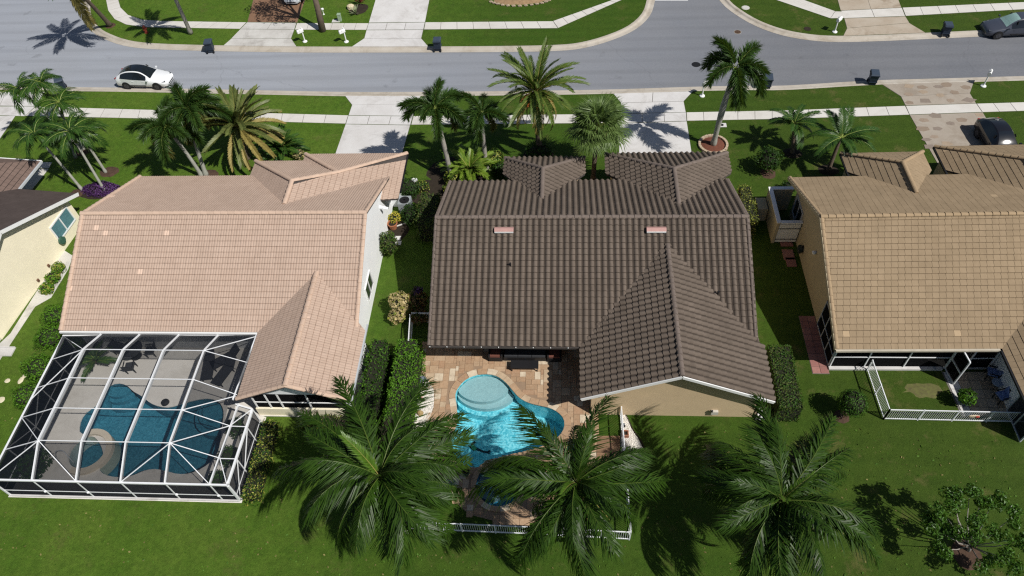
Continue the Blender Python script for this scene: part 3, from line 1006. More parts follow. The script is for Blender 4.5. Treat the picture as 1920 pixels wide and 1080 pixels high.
# front wings
AL, AR, AY, AZ, AAY, AX = 2.53, 10.2, 36.5, 4.4, 32.75, 6.33
EL, ER, EY, EZ, EAY, EX = -3.86, 1.22, 36.2, 4.05, 33.25, -1.33
aj = YR + (ZRG - AZ) / PM
ej = YR + (ZRG - EZ) / PM
RM.plane([(X0, YB, ZB), (X1, YB, ZB), (X1, YR, ZRG), (X0, YR, ZRG)], hide=[[(AL + 1, YB + 1), (AX, aj + .8), (AR - 1, YB + 1)], [(EL + .8, YB + 1), (EX, ej + .8), (ER - .8, YB + 1)]])
# rear wing planes stop just past the valleys
RM.plane([(WL, WY, ZE), (WC, WY, WZ), (WC, wj + .12, WZ), (WL, YF + .1, ZE)])
RM.plane([(WR, WY, ZE), (WC, WY, WZ), (WC, wj + .12, WZ), (WR, YF + .1, ZE)])
def yv(z): return YR + (ZRG - z) / PM
RM.plane([(AL, AY, ZE), (AX, AAY, AZ), (AX, aj - .12, AZ), (AL, yv(ZE) - .2, ZE)])
RM.plane([(AR, AY, ZE), (AX, AAY, AZ), (AX, aj - .12, AZ), (AR, yv(ZE) - .2, ZE)])
RM.plane([(AL, AY, ZE), (AR, AY, ZE), (AX, AAY, AZ)])
RM.plane([(EL, EY, ZE), (EX, EAY, EZ), (EX, ej - .12, EZ), (EL, yv(ZE) - .2, ZE)])
RM.plane([(ER, EY, ZE), (EX, EAY, EZ), (EX, ej - .12, EZ), (ER, yv(ZE) - .2, ZE)])
RM.plane([(EL, EY, ZE), (ER, EY, ZE), (EX, EAY, EZ)])
RM.caps((X0, YR, ZRG), (X1, YR, ZRG))
RM.caps((WC, WY, WZ), (WC, wj, WZ))
RM.caps((AX, AAY, AZ), (AX, aj, AZ)); RM.caps((EX, EAY, EZ), (EX, ej, EZ))
RM.caps((AL, AY, ZE), (AX, AAY, AZ)); RM.caps((AR, AY, ZE), (AX, AAY, AZ))
RM.caps((EL, EY, ZE), (EX, EAY, EZ)); RM.caps((ER, EY, ZE), (EX, EAY, EZ))
RM.caps((X0 + .06, YF, ZE), (X0 + .06, YR, ZRG), r=.1); RM.caps((X1 - .06, YF + .5, mz(YF + .5)), (X1 - .06, YR, ZRG), r=.1)
RM.caps((X0 + .06, YB, ZB), (X0 + .06, YR, ZRG), r=.1); RM.caps((X1 - .06, YB, ZB), (X1 - .06, YR, ZRG), r=.1)
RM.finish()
wall_box(X0 + .45, X1 - .35, 23.3, 32.9, 0, 2.45, STUCCO_TAN, hm)
for xx, o in ((X0 + .45, .18), (X1 - .53, .18)):
    gable([(xx, 23.3, 2.45), (xx, 32.9, 2.45), (xx, 32.9, mz(32.9) - .12), (xx, YR, ZRG - .12), (xx, 23.3, mz(23.3) - .12)], (o, 0, 0), STUCCO_TAN, hm)
wall_box(1.35, 9.5, 18.98, 23.29, 0, 2.42, STUCCO_TAN, hm)
gable([(1.35, 18.98, 2.42), (9.5, 18.98, 2.42), (WC, 18.98, WZ - .13)], (0, .18, 0), STUCCO_TAN, hm)
wall_box(AL + .4, AR - .45, 32.91, 36.05, 0, 2.4, STUCCO_TAN, hm)
wall_box(EL + .4, ER - .4, 32.91, 35.8, 0, 2.4, STUCCO_TAN, hm)
for x0, x1, y in ((AL, AR, AY), (EL, ER, EY)):
    MB().bar((x0, y + .03, ZE - .07), (x1, y + .03, ZE - .07), .04, .16).build('fascia', WHITE, hm)
MB().bar((X0, YF - .03, ZE - .08), (WL - .02, YF - .03, ZE - .08), .04, .14).build('fascia', DECKING, hm)
MB().bar((WL + .02, WY - .03, ZE - .05), (WC, WY - .03, WZ - .05), .05, .17).build('rake_board', WHITE, hm)
MB().bar((WC, WY - .03, WZ - .05), (WR - .02, WY - .03, ZE - .05), .05, .17).build('rake_board', WHITE, hm)
for x in np.arange(X0 + .1, WL, .9):
    MB().lathe([(.025, 0), (.025, .05), (.01, .07)], (x, YF - .06, ZE - .03), 6).build('gutter_clip', WHITE, hm)
for k in range(3):
    window(hm, (-4.9 + k * 1.8, 23.28, .1), (1, 0, 0), (0, 0, 1), 1.7, 2.0, (0, -1, 0), BLACK, GLASS, 2, 1, name='sliding_door')
# roof vents
for q, lab in (((941, 427), (977, 440)), ((1228, 429), (1266, 443))), :
    pass
for xx in (-3.29, 4.86):
    yy, z0 = 27.42, mz(27.42)
    v = MB()
    v.slab([(xx - .52, yy - .14, z0 + .22), (xx + .52, yy - .14, z0 + .22), (xx + .52, yy + .02, z0 + .30), (xx - .52, yy + .02, z0 + .30)], .03).slab([(xx - .52, yy + .025, z0 + .298), (xx + .52, yy + .025, z0 + .298), (xx + .52, yy + .16, z0 + .25), (xx - .52, yy + .16, z0 + .25)], .03)
    vt = v.build('roof_vent', mat('pink_vent_metal', (.46, .27, .24), .6, .15, 2) if xx < 0 else bpy.data.materials['pink_vent_metal'], hm)
    MB().box((xx, yy - .15, z0 + .15), (1.02, .03, .08)).build('louvre', WHITE, vt)
    MB().box((xx, yy + .02, z0 + .1), (.9, .2, .2)).build('throat', DECKING, vt)
# plumbing stacks and lead flashings
for sx_, sy_, hh_ in ((-2.9, 25.6, 'm'), (7.9, 24.2, 'm')):
    MB().tube([(sx_, sy_, mz(sy_)), (sx_, sy_, mz(sy_) + .32)], .05, 8).build('vent_pipe', BLACK, hm)
# lamp and box on the rear gable wall
lf = MB().box((1.95, 18.86, 2.28), (.28, .2, .16)).build('wall_lamp', BLACK, hm)
fl = MB().box((7.55, 18.9, .55), (.34, .14, .26)).build('hose_box', mat('pale_plastic', (.55, .52, .46), .5), hm)
MB().lathe([(.05, 0), (.05, .1), (.02, .12)], (7.4, 18.85, .7), 8).build('tap', BLACK, fl)

# ------------------------------------------------------------------ the pink-roofed house
hl = thing('house', 'white house with pale pink tile roof and a screened pool cage', 'house', (-19, 27, 0), 'houses along the street')
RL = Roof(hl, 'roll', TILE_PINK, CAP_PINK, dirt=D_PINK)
X0, X1, YR, YF, YB = -27.65, -11.02, 28.62, 22.36, 34.55
PL = (ZRG - ZE) / (YR - YF)
lz = lambda y: ZRG - PL * abs(y - YR)
VL, VR, VY, VZ = -16.45, -10.62, 18.2, 3.65
VC = -13.55
vj = YR - (ZRG - VZ) / PL
RL.plane([(X0, YF, ZE), (X1, YF, ZE), (X1, YR, ZRG), (X0, YR, ZRG)], hide=[[(VL + .7, YF - .3), (VC, vj - .6), (VR - .7, YF - .3)]])
FL_, FRx, FY, FAX, FAY, FZ = -20.3, -10.3, 36.1, -16.2, 31.85, 4.5
fj = YR + (ZRG - FZ) / PL
ZBL = lz(YB)
RL.plane([(X0, YB, ZBL), (X1, YB, ZBL), (X1, YR, ZRG), (X0, YR, ZRG)], hide=[[(FL_ + .8, YB + .5), (FAX, fj + .8), (FRx - 1.5, YB + .5)]])
RL.plane([(VL, VY, ZE), (VC, VY, VZ), (VC, vj + .12, VZ), (VL, YF + .1, ZE)])
RL.plane([(VR, VY, ZE), (VC, VY, VZ), (VC, vj + .12, VZ), (VR, YF + .15, ZE)])
# the front wing: left plane, right plane, far plane with a stepped second hip
pr = (FZ - ZE) / (FRx - FAX)                       # slope of the right plane
BY, BL = 36.75, -17.1
pf = (FZ - ZE) / (FY - FAY)
SX = -13.95
SZ = ZE + pr * (FRx - SX)
SY = FY - (SZ - ZE) / pf
RL.plane([(FL_, FY, ZE), (FAX, FAY, FZ), (FAX, fj - .12, FZ), (FL_, YR + (ZRG - ZE) / PL - .2, ZE)])
RL.plane([(FRx, BY, ZE), (SX, SY, SZ), (FAX, FAY, FZ), (FAX, fj - .12, FZ), (FRx, YR + (ZRG - ZE) / PL - 2.35, ZE)])
RL.plane([(FL_, FY, ZE), (BL + .25, FY, ZE), (SX, SY, SZ), (FAX, FAY, FZ)])
RL.plane([(BL, BY, ZE), (FRx, BY, ZE), (SX, SY, SZ)])
RL.plane([(BL, BY, ZE), (SX, SY, SZ), (BL, FY - .6, ZE)])
RL.caps((X0, YR, ZRG), (X1, YR, ZRG), r=.14)
RL.caps((VC, VY, VZ), (VC, vj, VZ), r=.14)
RL.caps((FAX, FAY, FZ), (FAX, fj, FZ), r=.14)
RL.caps((FL_, FY, ZE), (FAX, FAY, FZ), r=.14); RL.caps((SX, SY, SZ), (FAX, FAY, FZ), r=.14)
RL.caps((BL, BY, ZE), (SX, SY, SZ), r=.14); RL.caps((FRx, BY, ZE), (SX, SY, SZ), r=.14)
RL.caps((X1 - .08, YF - .1, ZE - .05), (X1 - .08, YR, ZRG), r=.12); RL.caps((X1 - .08, YB - 1.3, lz(YB - 1.3)), (X1 - .08, YR, ZRG), r=.12)
RL.caps((X0 + .08, YF, ZE), (X0 + .08, YR, ZRG), r=.12); RL.caps((X0 + .08, YB, ZBL), (X0 + .08, YR, ZRG), r=.12)
RL.caps((VL, VY + .06, ZE), (VC, VY + .06, VZ), r=.12); RL.caps((VR, VY + .06, ZE), (VC, VY + .06, VZ), r=.12)
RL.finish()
wall_box(X0 + .35, -11.27, YF + .5, YB - .4, 0, 2.48, STUCCO_WHITE, hl)
for xx in (X0 + .35, -11.45):
    gable([(xx, YF + .5, 2.48), (xx, YB - .4, 2.48), (xx, YR, ZRG - .12)], (.18, 0, 0), STUCCO_WHITE, hl)
wall_box(FL_ + .4, FRx - .45, YB - .39, FY - .35, 0, 2.42, STUCCO_WHITE, hl)
wall_box(BL + .4, FRx - .45, FY - .34, BY - .4, 0, 2.42, STUCCO_WHITE, hl)
gable([(FAX + .4, 31.5, 2.42), (FRx - .45, 31.5, 2.42), (FAX + .4, 31.5, 4.1)], (0, .18, 0), STUCCO_WHITE, hl)
gable([(VL + .35, 18.62, 2.2), (VR - .35, 18.62, 2.2), (VR - .35, 18.62, 2.36), (VC, 18.62, VZ - .13), (VL + .35, 18.62, 2.36)], (0, .16, 0), STUCCO_WHITE, hl)
# low wall below the rear porch, then dark screens
wall_box(VL + 1.2, VR - .35, 21.2, 22.8, 0, 2.4, STUCCO_WHITE, hl)
MB().prism([(VL + .35, 18.55), (VR - .3, 18.55), (VR - .3, 22.8), (VL + .35, 22.8)], 0, .06).build('porch_floor', CONC_DECK, hl)
MB().bar((VL + .35, 18.68, .35), (VR - .35, 18.68, .35), .14, .7).build('kick_wall', STUCCO_CREAM, hl)
for x in (-16.0, -15.25, -14.6, -13.1, -11.0):
    MB().bar((x, 18.7, .0), (x, 18.7, 2.2), .07, .07).build('screen_post', WHITE, hl)
MB().bar((-16.0, 18.7, 1.25), (-11.0, 18.7, 1.25), .05, .05).build('screen_rail', WHITE, hl)
MB().panel([(-16.0, 18.72, .7), (-11.0, 18.72, .7), (-11.0, 18.72, 2.2), (-16.0, 18.72, 2.2)], (0, .008, 0)).build('screen_panel', SCREEN_D, hl)
MB().bar((VR + .03, VY, ZE - .06), (VR + .03, YF + .6, ZE - .06), .1, .12).build('gutter', ALU_GREY, hl)
MB().bar((FRx + .03, BY, ZE - .06), (FRx + .03, YB - 1.4, ZE - .06), .1, .12).build('gutter', BLACK, hl)
MB().bar((X0, YF - .05, ZE - .07), (VL, YF - .05, ZE - .07), .1, .12).build('gutter', WHITE, hl)
window(hl, (-11.265, 25.55, .75), (0, 1, 0), (0, 0, 1), 1.5, 1.25, (1, 0, 0), WHITE, GLASS, 2, 1)
# small walled yard on the left side
cw = STUCCO_CREAM
yx0, yx1, yy0, yy1 = -28.9, -27.32, 28.9, 31.6
MB().bar((yx0, yy0, .8), (yx0, yy1, .8), .16, 1.6).build('yard_wall', cw, hl)
MB().bar((yx0 + .09, yy0 + .08, .8), (yx1, yy0 + .08, .8), .16, 1.6).build('yard_wall', cw, hl)
MB().bar((yx0 + .09, yy1 - .08, .8), (yx1, yy1 - .08, .8), .16, 1.6).build('yard_wall', cw, hl)
for a, b in (((yx0, yy0 - .02), (yx0, yy1 + .02)), ((yx0 + .12, yy0 + .08), (yx1, yy0 + .08)), ((yx0 + .12, yy1 - .08), (yx1, yy1 - .08))):
    MB().bar((*a, 1.64), (*b, 1.64), .26, .07).build('wall_cap', WHITE, hl)

# ------------------------------------------------------------------ the tan-roofed house
hr = thing('house', 'beige house with flat tan tile roof and a fenced patio behind', 'house', (20, 27, 0), 'houses along the street')
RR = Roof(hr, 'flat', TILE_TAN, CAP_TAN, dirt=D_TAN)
def tilt(p):
    """the plot is turned by about one degree"""
    a = math.radians(1.0)
    dx, dy = p[0] - 13.6, p[1] - 21.61
    return (13.6 + dx * math.cos(a) - dy * math.sin(a), 21.61 + dx * math.sin(a) + dy * math.cos(a), *p[2:])
def T(*ps): return [tilt(p) for p in ps]
X0, X1, YR, YF, YB = 13.6, 31.5, 28.2, 21.6, 33.7
PR = (ZRG - ZE) / (YR - YF)
rz_ = lambda y: ZRG - PR * abs(y - YR)
SL, SR, SYY, SZZ = 21.65, 28.2, 17.9, 3.75
SCX = (SL + SR) / 2
sj = YR - (ZRG - SZZ) / PR
RR.plane(T((X0, YF, ZE), (X1, YF, ZE), (X1, YR, ZRG), (X0, YR, ZRG)), hide=[[(SL + .9, YF - .3), (SCX, sj - .6), (SR - .9, YF - .3)]])
RR.plane(T((X0, YB, rz_(YB)), (X1, YB, rz_(YB)), (X1, YR, ZRG), (X0, YR, ZRG)))
RR.plane(T((SL, SYY, ZE), (SCX, SYY, SZZ), (SCX, sj + .12, SZZ), (SL, YF + .1, ZE)))
RR.plane(T((SR, SYY, ZE), (SCX, SYY, SZZ), (SCX, sj + .12, SZZ), (SR, YF + .1, ZE)))
ytop = lambda z: YR + (ZRG - z) / PR
for L_, R_, Y_, ax, ay, az in ((17.4, 22.35, 36.3, 19.85, 33.65, 3.85), (23.2, 29.9, 36.75, 26.55, 33.4, 4.15)):
    j_ = ytop(az)
    RR.plane(T((L_, Y_, ZE), (ax, ay, az), (ax, j_ - .12, az), (L_, ytop(ZE) - .2, ZE)))
    RR.plane(T((R_, Y_, ZE), (ax, ay, az), (ax, j_ - .12, az), (R_, ytop(ZE) - .2, ZE)))
    RR.plane(T((L_, Y_, ZE), (R_, Y_, ZE), (ax, ay, az)))
    RR.caps(*T((ax, ay, az), (ax, j_, az))); RR.caps(*T((L_, Y_, ZE), (ax, ay, az))); RR.caps(*T((R_, Y_, ZE), (ax, ay, az)))
    wall_box(L_ + .2, R_ - .6, 33.3, Y_ - .3, 0, 2.42, STUCCO_OLIVE, hr)
    MB().bar(tilt((L_ - .03, Y_, ZE - .06)), tilt((L_ - .03, YB + .3, ZE - .06)), .1, .12).build('gutter', BLACK, hr)
RR.caps(*T((X0, YR, ZRG), (X1, YR, ZRG)))
RR.caps(*T((SCX, SYY, SZZ), (SCX, sj, SZZ)))
RR.caps(*T((X0 + .06, YF, ZE), (X0 + .06, YR, ZRG)), r=.1); RR.caps(*T((X0 + .06, YB, rz_(YB)), (X0 + .06, YR, ZRG)), r=.1)
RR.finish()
MB().bar(tilt((X0, YF - .06, ZE - .05)), tilt((SL, YF - .06, ZE - .05)), .11, .12).build('gutter', mat('tan_gutter', (.5, .45, .36), .5), hr)
MB().bar(tilt((SL - .05, SYY, ZE - .05)), tilt((SL - .05, YF, ZE - .05)), .1, .12).build('gutter', BLACK, hr)
MB().bar(tilt((X0 - .03, YF, ZE - .05)), tilt((X0 - .03, YR, ZRG - .05)), .05, .2).build('rake_board', STUCCO_OLIVE, hr)
MB().bar(tilt((X0 - .03, YB, rz_(YB) - .05)), tilt((X0 - .03, YR, ZRG - .05)), .05, .2).build('rake_board', STUCCO_OLIVE, hr)
RX = 13.95
wall_box(RX, 31, 24.9, 33.2, 0, 2.44, STUCCO_OLIVE, hr)
gable([(RX, 24.9, 2.44), (RX, 33.2, 2.44), (RX, YR, ZRG - .1), (RX, 24.9, rz_(24.9) - .12)], (.18, 0, 0), STUCCO_OLIVE, hr)
gable([(RX, 22.0, 2.2), (RX, 24.9, 2.2), (RX, 24.9, rz_(24.9) - .12)], (.14, 0, 0), STUCCO_OLIVE, hr)
wall_box(22.15, 27.9, 18.3, 24.89, 0, 2.4, STUCCO_WHITE, hr)
MB().prism([(RX, 22.0), (22.1, 22.0), (22.1, 24.9), (RX, 24.9)], 0, .06).build('porch_floor', CONC_GREY, hr)
MB().bar((RX - .02, 21.93, .06), (19.7, 21.98, .06), .18, .12).build('porch_sill', CONC, hr)
for x in (14.0, 15.75, 17.75, 19.85, 20.85, 22.0):
    MB().bar((x, 22.03, .05), (x, 22.06, 2.2), .06, .06).build('screen_post', ALU, hr)
MB().bar((14.0, 22.05, .95), (19.85, 22.08, .95), .05, .05).build('screen_rail', ALU, hr)
MB().bar((20.85, 22.05, .95), (22.0, 22.08, .95), .05, .05).build('screen_rail', ALU, hr)
MB().panel([(14.0, 22.06, .08), (19.85, 22.09, .08), (19.85, 22.09, 2.2), (14.0, 22.06, 2.2)], (0, .008, 0)).build('screen_panel', SCREEN_D, hr)
MB().panel([(20.85, 22.06, .08), (22.0, 22.09, .08), (22.0, 22.09, 2.2), (20.85, 22.06, 2.2)], (0, .008, 0)).build('screen_panel', SCREEN_D, hr)
# open screen door
dd = MB()
dp, dq = Vector((19.87, 22.0, .08)), Vector((20.0, 21.05, .08))
for a, b in (((0, 0), (0, 2.0)), ((1, 0), (1, 2.0)), ((0, 0), (1, 0)), ((0, .9), (1, .9)), ((0, 2.0), (1, 2.0))):
    dd.bar(dp.lerp(dq, a[0]) + Vector((0, 0, a[1])), dp.lerp(dq, b[0]) + Vector((0, 0, b[1])), .06, .07)
dr = dd.build('door', ALU, hr)
MB().panel([dp, dq, dq + Vector((0, 0, 2)), dp + Vector((0, 0, 2))], (.006, 0, 0)).build('screen_panel', SCREEN_D, dr)
# screen bay on the left wall
for y0, y1 in ((22.1, 23.0), (23.0, 23.9), (23.9, 24.8)):
    for z0, z1 in ((.15, 1.0), (1.0, 2.05)):
        MB().panel([(RX - .02, y0 + .03, z0), (RX - .02, y1 - .03, z0), (RX - .02, y1 - .03, z1), (RX - .02, y0 + .03, z1)], (.01, 0, 0)).build('screen_panel', SCREEN_D, hr)
for y in (22.08, 23.0, 23.9, 24.82): MB().bar((RX - .02, y, .1), (RX - .02, y, 2.1), .06, .06).build('screen_post', ALU_GREY, hr)
for z in (.12, 1.0, 2.08): MB().bar((RX - .02, 22.1, z), (RX - .02, 24.8, z), .06, .05).build('screen_rail', ALU_GREY, hr)
# side enclosure with a white gate
ex0, ex1, ey0, ey1 = 12.55, 13.93, 30.9, 33.9
eh = 1.75
MB().bar((ex0, ey0, eh / 2), (ex0, ey1, eh / 2), .15, eh).build('yard_wall', STUCCO_OLIVE, hr)
MB().bar((ex0 + .09, ey1 - .08, eh / 2), (ex1, ey1 - .08, eh / 2), .15, eh).build('yard_wall', STUCCO_OLIVE, hr)
gt = MB().bar((ex0 + .1, ey0 + .05, .85), (ex1 - .05, ey0 + .05, .85), .05, 1.5).build('gate', WHITE, hr)
for z in (.35, 1.25): MB().bar((ex0 + .1, ey0 + .01, z), (ex1 - .05, ey0 + .01, z), .02, .05).build('hinge', BLACK, gt)
for a, b in (((ex0, ey0 - .02), (ex0, ey1 + .02)), ((ex0 + .13, ey1 - .08), (ex1, ey1 - .08)), ((ex0 + .13, ey0 + .05), (ex1 - .02, ey0 + .05))):
    MB().bar((*a, eh + .03), (*b, eh + .03), .24, .07).build('wall_cap', WHITE, hr)
window(hr, (RX - .0, 32.9, .7), (0, -1, 0), (0, 0, 1), 1.6, 1.4, (-1, 0, 0), ALU_GREY, GLASS, 2, 1)
MB().box((12.1, 33.3, .5), (.6, 1.0, 1.0)).build('meter_cabinet', STUCCO_OLIVE, hr)
lm = MB().lathe([(.02, 0), (.12, .02), (.13, .1), (.06, .16)], (13.84, 28.05, 2.3), 12).build('wall_lamp', ALU, hr)
# pavers along the left side
pv = struct('paved_strip', MB().prism([(13.05, 21.6), (13.93, 21.6), (13.93, 25.4), (13.05, 25.4)], -.03, .008), JOINT)
for i in range(9):
    for k in range(2):
        y = 21.62 + i * .42
        MB().box((13.28 + k * .43, y + .21, .014), (.41, .40, .03)).build('paver', PAVER_PINK, pv)
for (px_, py_, s_) in ((1473, 452, .9), (1478, 478, .8), (1483, 492, .7)):
    c = Vector(g(px_, py_))
    MB().box((c.x, c.y, .02), (s_ * .8, s_, .05)).build('stepping_stone', PAVER_PINK, pv)

# ------------------------------------------------------------------ the left-most house
hf = thing('house', 'cream house with dark brown roof at the left edge of the photo', 'house', (-36, 28, 0), 'houses along the street')
RF = Roof(hf, 'flat', TILE_DARK, TILE_DARK)
fa = math.radians(-6.0)
def FLT(p):
    dx, dy = p[0] + 31.3, p[1] - 33.15
    return (-31.3 + dx * math.cos(fa) - dy * math.sin(fa), 33.15 + dx * math.sin(fa) + dy * math.cos(fa), *p[2:])
def FT(*ps): return [FLT(p) for p in ps]
X1, X0, YB, YR, YF = -31.3, -48, 33.15, 27.2, 20.6
PF = (5.0 - ZE) / (YB - YR)
RF.plane(FT((X0, YB, ZE), (X1, YB, ZE), (X1, YR, 5.0), (X0, YR, 5.0)))
RF.plane(FT((X0, YF, 5.0 - PF * (YR - YF)), (X1, YF, 5.0 - PF * (YR - YF)), (X1, YR, 5.0), (X0, YR, 5.0)))
RF.kind = 'flat'
RF.mat = TILE_DARK
RF.finish()
RF2 = Roof(hf, 'flat', mat('mid_brown_roof_tile', (.17, .12, .10), .85, .2, .9, isl=.3), TILE_DARK, joined='roof_tile_field')
RF2.plane(FT((-35.6, 35.85, ZE), (-35.6, 31.2, ZE), (-39.2, 31.2, 3.9), (-39.2, 33.4, 3.9)))
RF2.plane(FT((-35.6, 35.85, ZE), (-39.2, 33.4, 3.9), (-43, 35.85, ZE)))
RF2.finish(150)
wq = lambda *a: FT(*a)
MB().prism([p[:2] for p in FT((-31.85, 32.7, 0), (-31.85, 23.2, 0), (-47, 23.2, 0), (-47, 32.7, 0))], 0, 2.4).build('wall', STUCCO_CREAM, hf)
gable(FT((-31.85, 32.7, 2.4), (-31.85, 23.2, 2.4), (-31.85, 23.2, 3.0), (-31.85, YR, 4.88)), (-.18, -.02, 0), STUCCO_CREAM, hf)
MB().bar(*FT((X1 + .03, YB, ZE - .05), (X1 + .03, YR, 4.95)), .05, .22).build('rake_board', WHITE, hf)
MB().bar(*FT((X1 + .03, YR, 4.95), (X1 + .03, YF, 4.95 - PF * (YR - YF))), .05, .22).build('rake_board', WHITE, hf)
MB().bar(*FT((-35.55, 35.85, ZE - .06), (-35.55, 32.6, ZE - .06)), .12, .14).build('gutter', ALU_GREY, hf)
MB().bar(*FT((-35.55, 35.9, ZE - .06), (-43, 35.9, ZE - .06)), .12, .14).build('gutter', WHITE, hf)
o = FLT((-31.84, 32.3, .75))
uxd = Vector(FLT((-31.85, 30.3, 0))) - Vector(FLT((-31.85, 32.3, 0)))
window(hf, o, uxd, (0, 0, 1), 2.0, 1.25, (math.cos(fa), math.sin(fa), 0), WHITE, GLASS_TEAL, 2, 1, fw=.09)
# porch under the near end of the left-most house
MB().prism([p[:2] for p in FT((-31.9, 23.19, 0), (-31.9, 20.9, 0), (-40, 20.9, 0), (-40, 23.19, 0))], -.02, .06).build('porch_floor', CONC_GREY, hf)
MB().bar(*FT((-31.95, 21.0, 0), (-31.95, 21.0, 2.2)), .1, .1).build('porch_post', WHITE, hf)
MB().panel(FT((-31.95, 21.0, .1), (-31.95, 23.1, .1), (-31.95, 23.1, 2.1), (-31.95, 21.0, 2.1)), (-.01, 0, 0)).build('screen_panel', SCREEN_D, hf)
MB().bar(*FT((-31.95, 21.0, 1.1), (-31.95, 23.1, 1.1)), .05, .05).build('screen_rail', WHITE, hf)
struct('garden_path', MB().prism([g(118, 468), g(137, 480), g(128, 505), g(96, 558), g(66, 575), g(18, 648), g(-30, 720), g(-60, 700), g(20, 625)], -.03, .012), CONC_GREY)
spl = thing('splash_block', 'pale concrete splash block on the grass at the left edge', 'splash block', (*g(12, 660), 0))
MB().box((0, 0, .04), (.9, .6, .08)).build('trough', CONC, spl, local=True)
MB().box((-.0, .27, .1), (.9, .06, .06)).build('rim', CONC, spl, local=True)

# ================================================================== POOLS, PATIO
def pool(name, label, loop, floor_mat, water, depth=1.3, wl=-.07, rim=.03, parts=()):
    cx = sum(p[0] for p in loop) / len(loop); cy = sum(p[1] for p in loop) / len(loop)
    t = thing(name, label, name.replace('_', ' '), (cx, cy, 0))
    n = len(loop)
    a = sum(loop[i][0] * loop[(i + 1) % n][1] - loop[(i + 1) % n][0] * loop[i][1] for i in range(n))
    if a < 0: loop = loop[::-1]
    big = offset_loop(loop, .02)
    vs = [(p[0], p[1], rim - .01) for p in big] + [(p[0], p[1], -depth) for p in big]
    fs = [((i + 1) % n, i, n + i, n + (i + 1) % n) for i in range(n)]
    MB().add(vs, fs).build('basin_wall', floor_mat, t)
    sheet('basin_floor', offset_loop(loop, .03), [], -depth, floor_mat, parent=t, kind=None)
    sheet('water', offset_loop(loop, .015), [], wl, water, parent=t, kind=None)
    return t, loop
CAUSTIC1 = mottled_pool_mat('aqua_painted_caustics', (.46, .80, .84), (.11, .46, .54), (.16, .54, .62), 7.5)
MOTTLE2 = mottled_pool_mat('slate_pool_finish', (.09, .32, .42), (.035, .19, .27), (.04, .20, .28), 9.0)
SHELF = mottled_pool_mat('pale_pool_finish', (.50, .52, .51), (.42, .45, .45), (.44, .47, .47), 9.0)
W1 = water_mat('clear_pool_water', (.72, .93, .97), .35, 4.5)
W2 = water_mat('screened_pool_water', (.80, .93, .96), .5, 3.0)
p1, POOL = pool('swimming_pool', 'bright turquoise freeform pool in the travertine patio of the brown-roofed house', POOL, CAUSTIC1, W1)
# sun shelf and steps
sc_ = Vector(G2(905, 724, -.2))
def disc(cx, cy, rx, ry, n=40): return [(cx + rx * math.cos(2 * PI * k / n), cy + ry * math.sin(2 * PI * k / n)) for k in range(n)]
def clip_in(poly, loop):
    """keep a step inside the pool: pull its points back to the pool edge"""
    out = []
    c = (sum(p[0] for p in poly) / len(poly), sum(p[1] for p in poly) / len(poly))
    for p in poly:
        k = 1.0
        q = p
        while not inside(q, loop) and k > .2:
            k -= .02
            q = (c[0] + (p[0] - c[0]) * k, c[1] + (p[1] - c[1]) * k)
        out.append(q)
    return out
inner = offset_loop(POOL, -.01)
sx0, sy0 = sc_
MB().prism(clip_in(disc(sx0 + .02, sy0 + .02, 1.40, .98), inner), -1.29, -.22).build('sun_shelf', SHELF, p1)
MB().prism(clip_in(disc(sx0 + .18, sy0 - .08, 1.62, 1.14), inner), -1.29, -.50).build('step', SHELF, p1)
MB().prism(clip_in(disc(sx0 + .30, sy0 - .18, 1.85, 1.32), inner), -1.29, -.80).build('step', CAUSTIC1, p1)
# flat figure laid in tile on the pool floor
MOS = mat('black_mosaic', (.012, .014, .02), .6); MOSG = mat('green_mosaic', (.10, .30, .12), .6, .3, 6)
mm = MB()
mpx = [(884, 830), (889, 827), (893, 829), (888, 833), (892, 838), (898, 841), (906, 845), (913, 846), (919, 843), (920, 846), (917, 849), (920, 853), (915, 850), (908, 849), (900, 847), (893, 844), (887, 845), (880, 839), (877, 834), (882, 836)]
fig = sheet('floor_mosaic', [G2(x, y, -1.29) for x, y in mpx], [], -1.29, MOS, parent=p1, kind=None)
sheet('green_mosaic_patch', [G2(x, y, -1.285) for x, y in ((883, 836), (888, 834), (894, 840), (891, 845), (885, 843))], [], -1.285, MOSG, parent=fig, kind=None)
p2, SPA = pool('spa', 'round blue spa beside the turquoise pool half under palm fronds', SPA, mottled_pool_mat('spa_finish', (.05, .28, .46), (.14, .48, .68), (.06, .30, .5), 6), W1, depth=.9, wl=-.04, rim=.05)
MB().prism(clip_in(disc(SPA_C.x - .5, SPA_C.y + .2, .75, .8, 24), offset_loop(SPA, -.01)), -.89, -.42).build('bench', SHELF, p2)

# patio of laid stone
patio_px = [(786, 648), (783, 700), (800, 712), (811, 735), (812, 765), (802, 800), (800, 850), (825, 915), (880, 965), (960, 985), (1040, 975), (1110, 930), (1120, 850), (1120, 780), (1125, 752), (1100, 640)]
PATIO = [g(*q) for q in patio_px]
PATIO[0] = (-8.0, 23.28); PATIO[-1] = (1.33, 23.28); PATIO[-2] = (1.33, 18.97)
sheet('patio', PATIO, [offset_loop(POOL, .03), offset_loop(SPA, .03)], .012, mat('patio_mortar', (.30, .21, .14), .95), skirt=.05)
patio = bpy.data.objects['patio']
cell = .16
pxs = [p[0] for p in PATIO]; pys = [p[1] for p in PATIO]
gx0, gy0 = min(pxs), min(pys)
nx, ny = int((max(pxs) - gx0) / cell) + 2, int((max(pys) - gy0) / cell) + 2
occ = np.zeros((nx, ny), bool)
keep_out = [offset_loop(POOL, .16), offset_loop(SPA, .16)]
tiles = []
rt = random.Random(3)
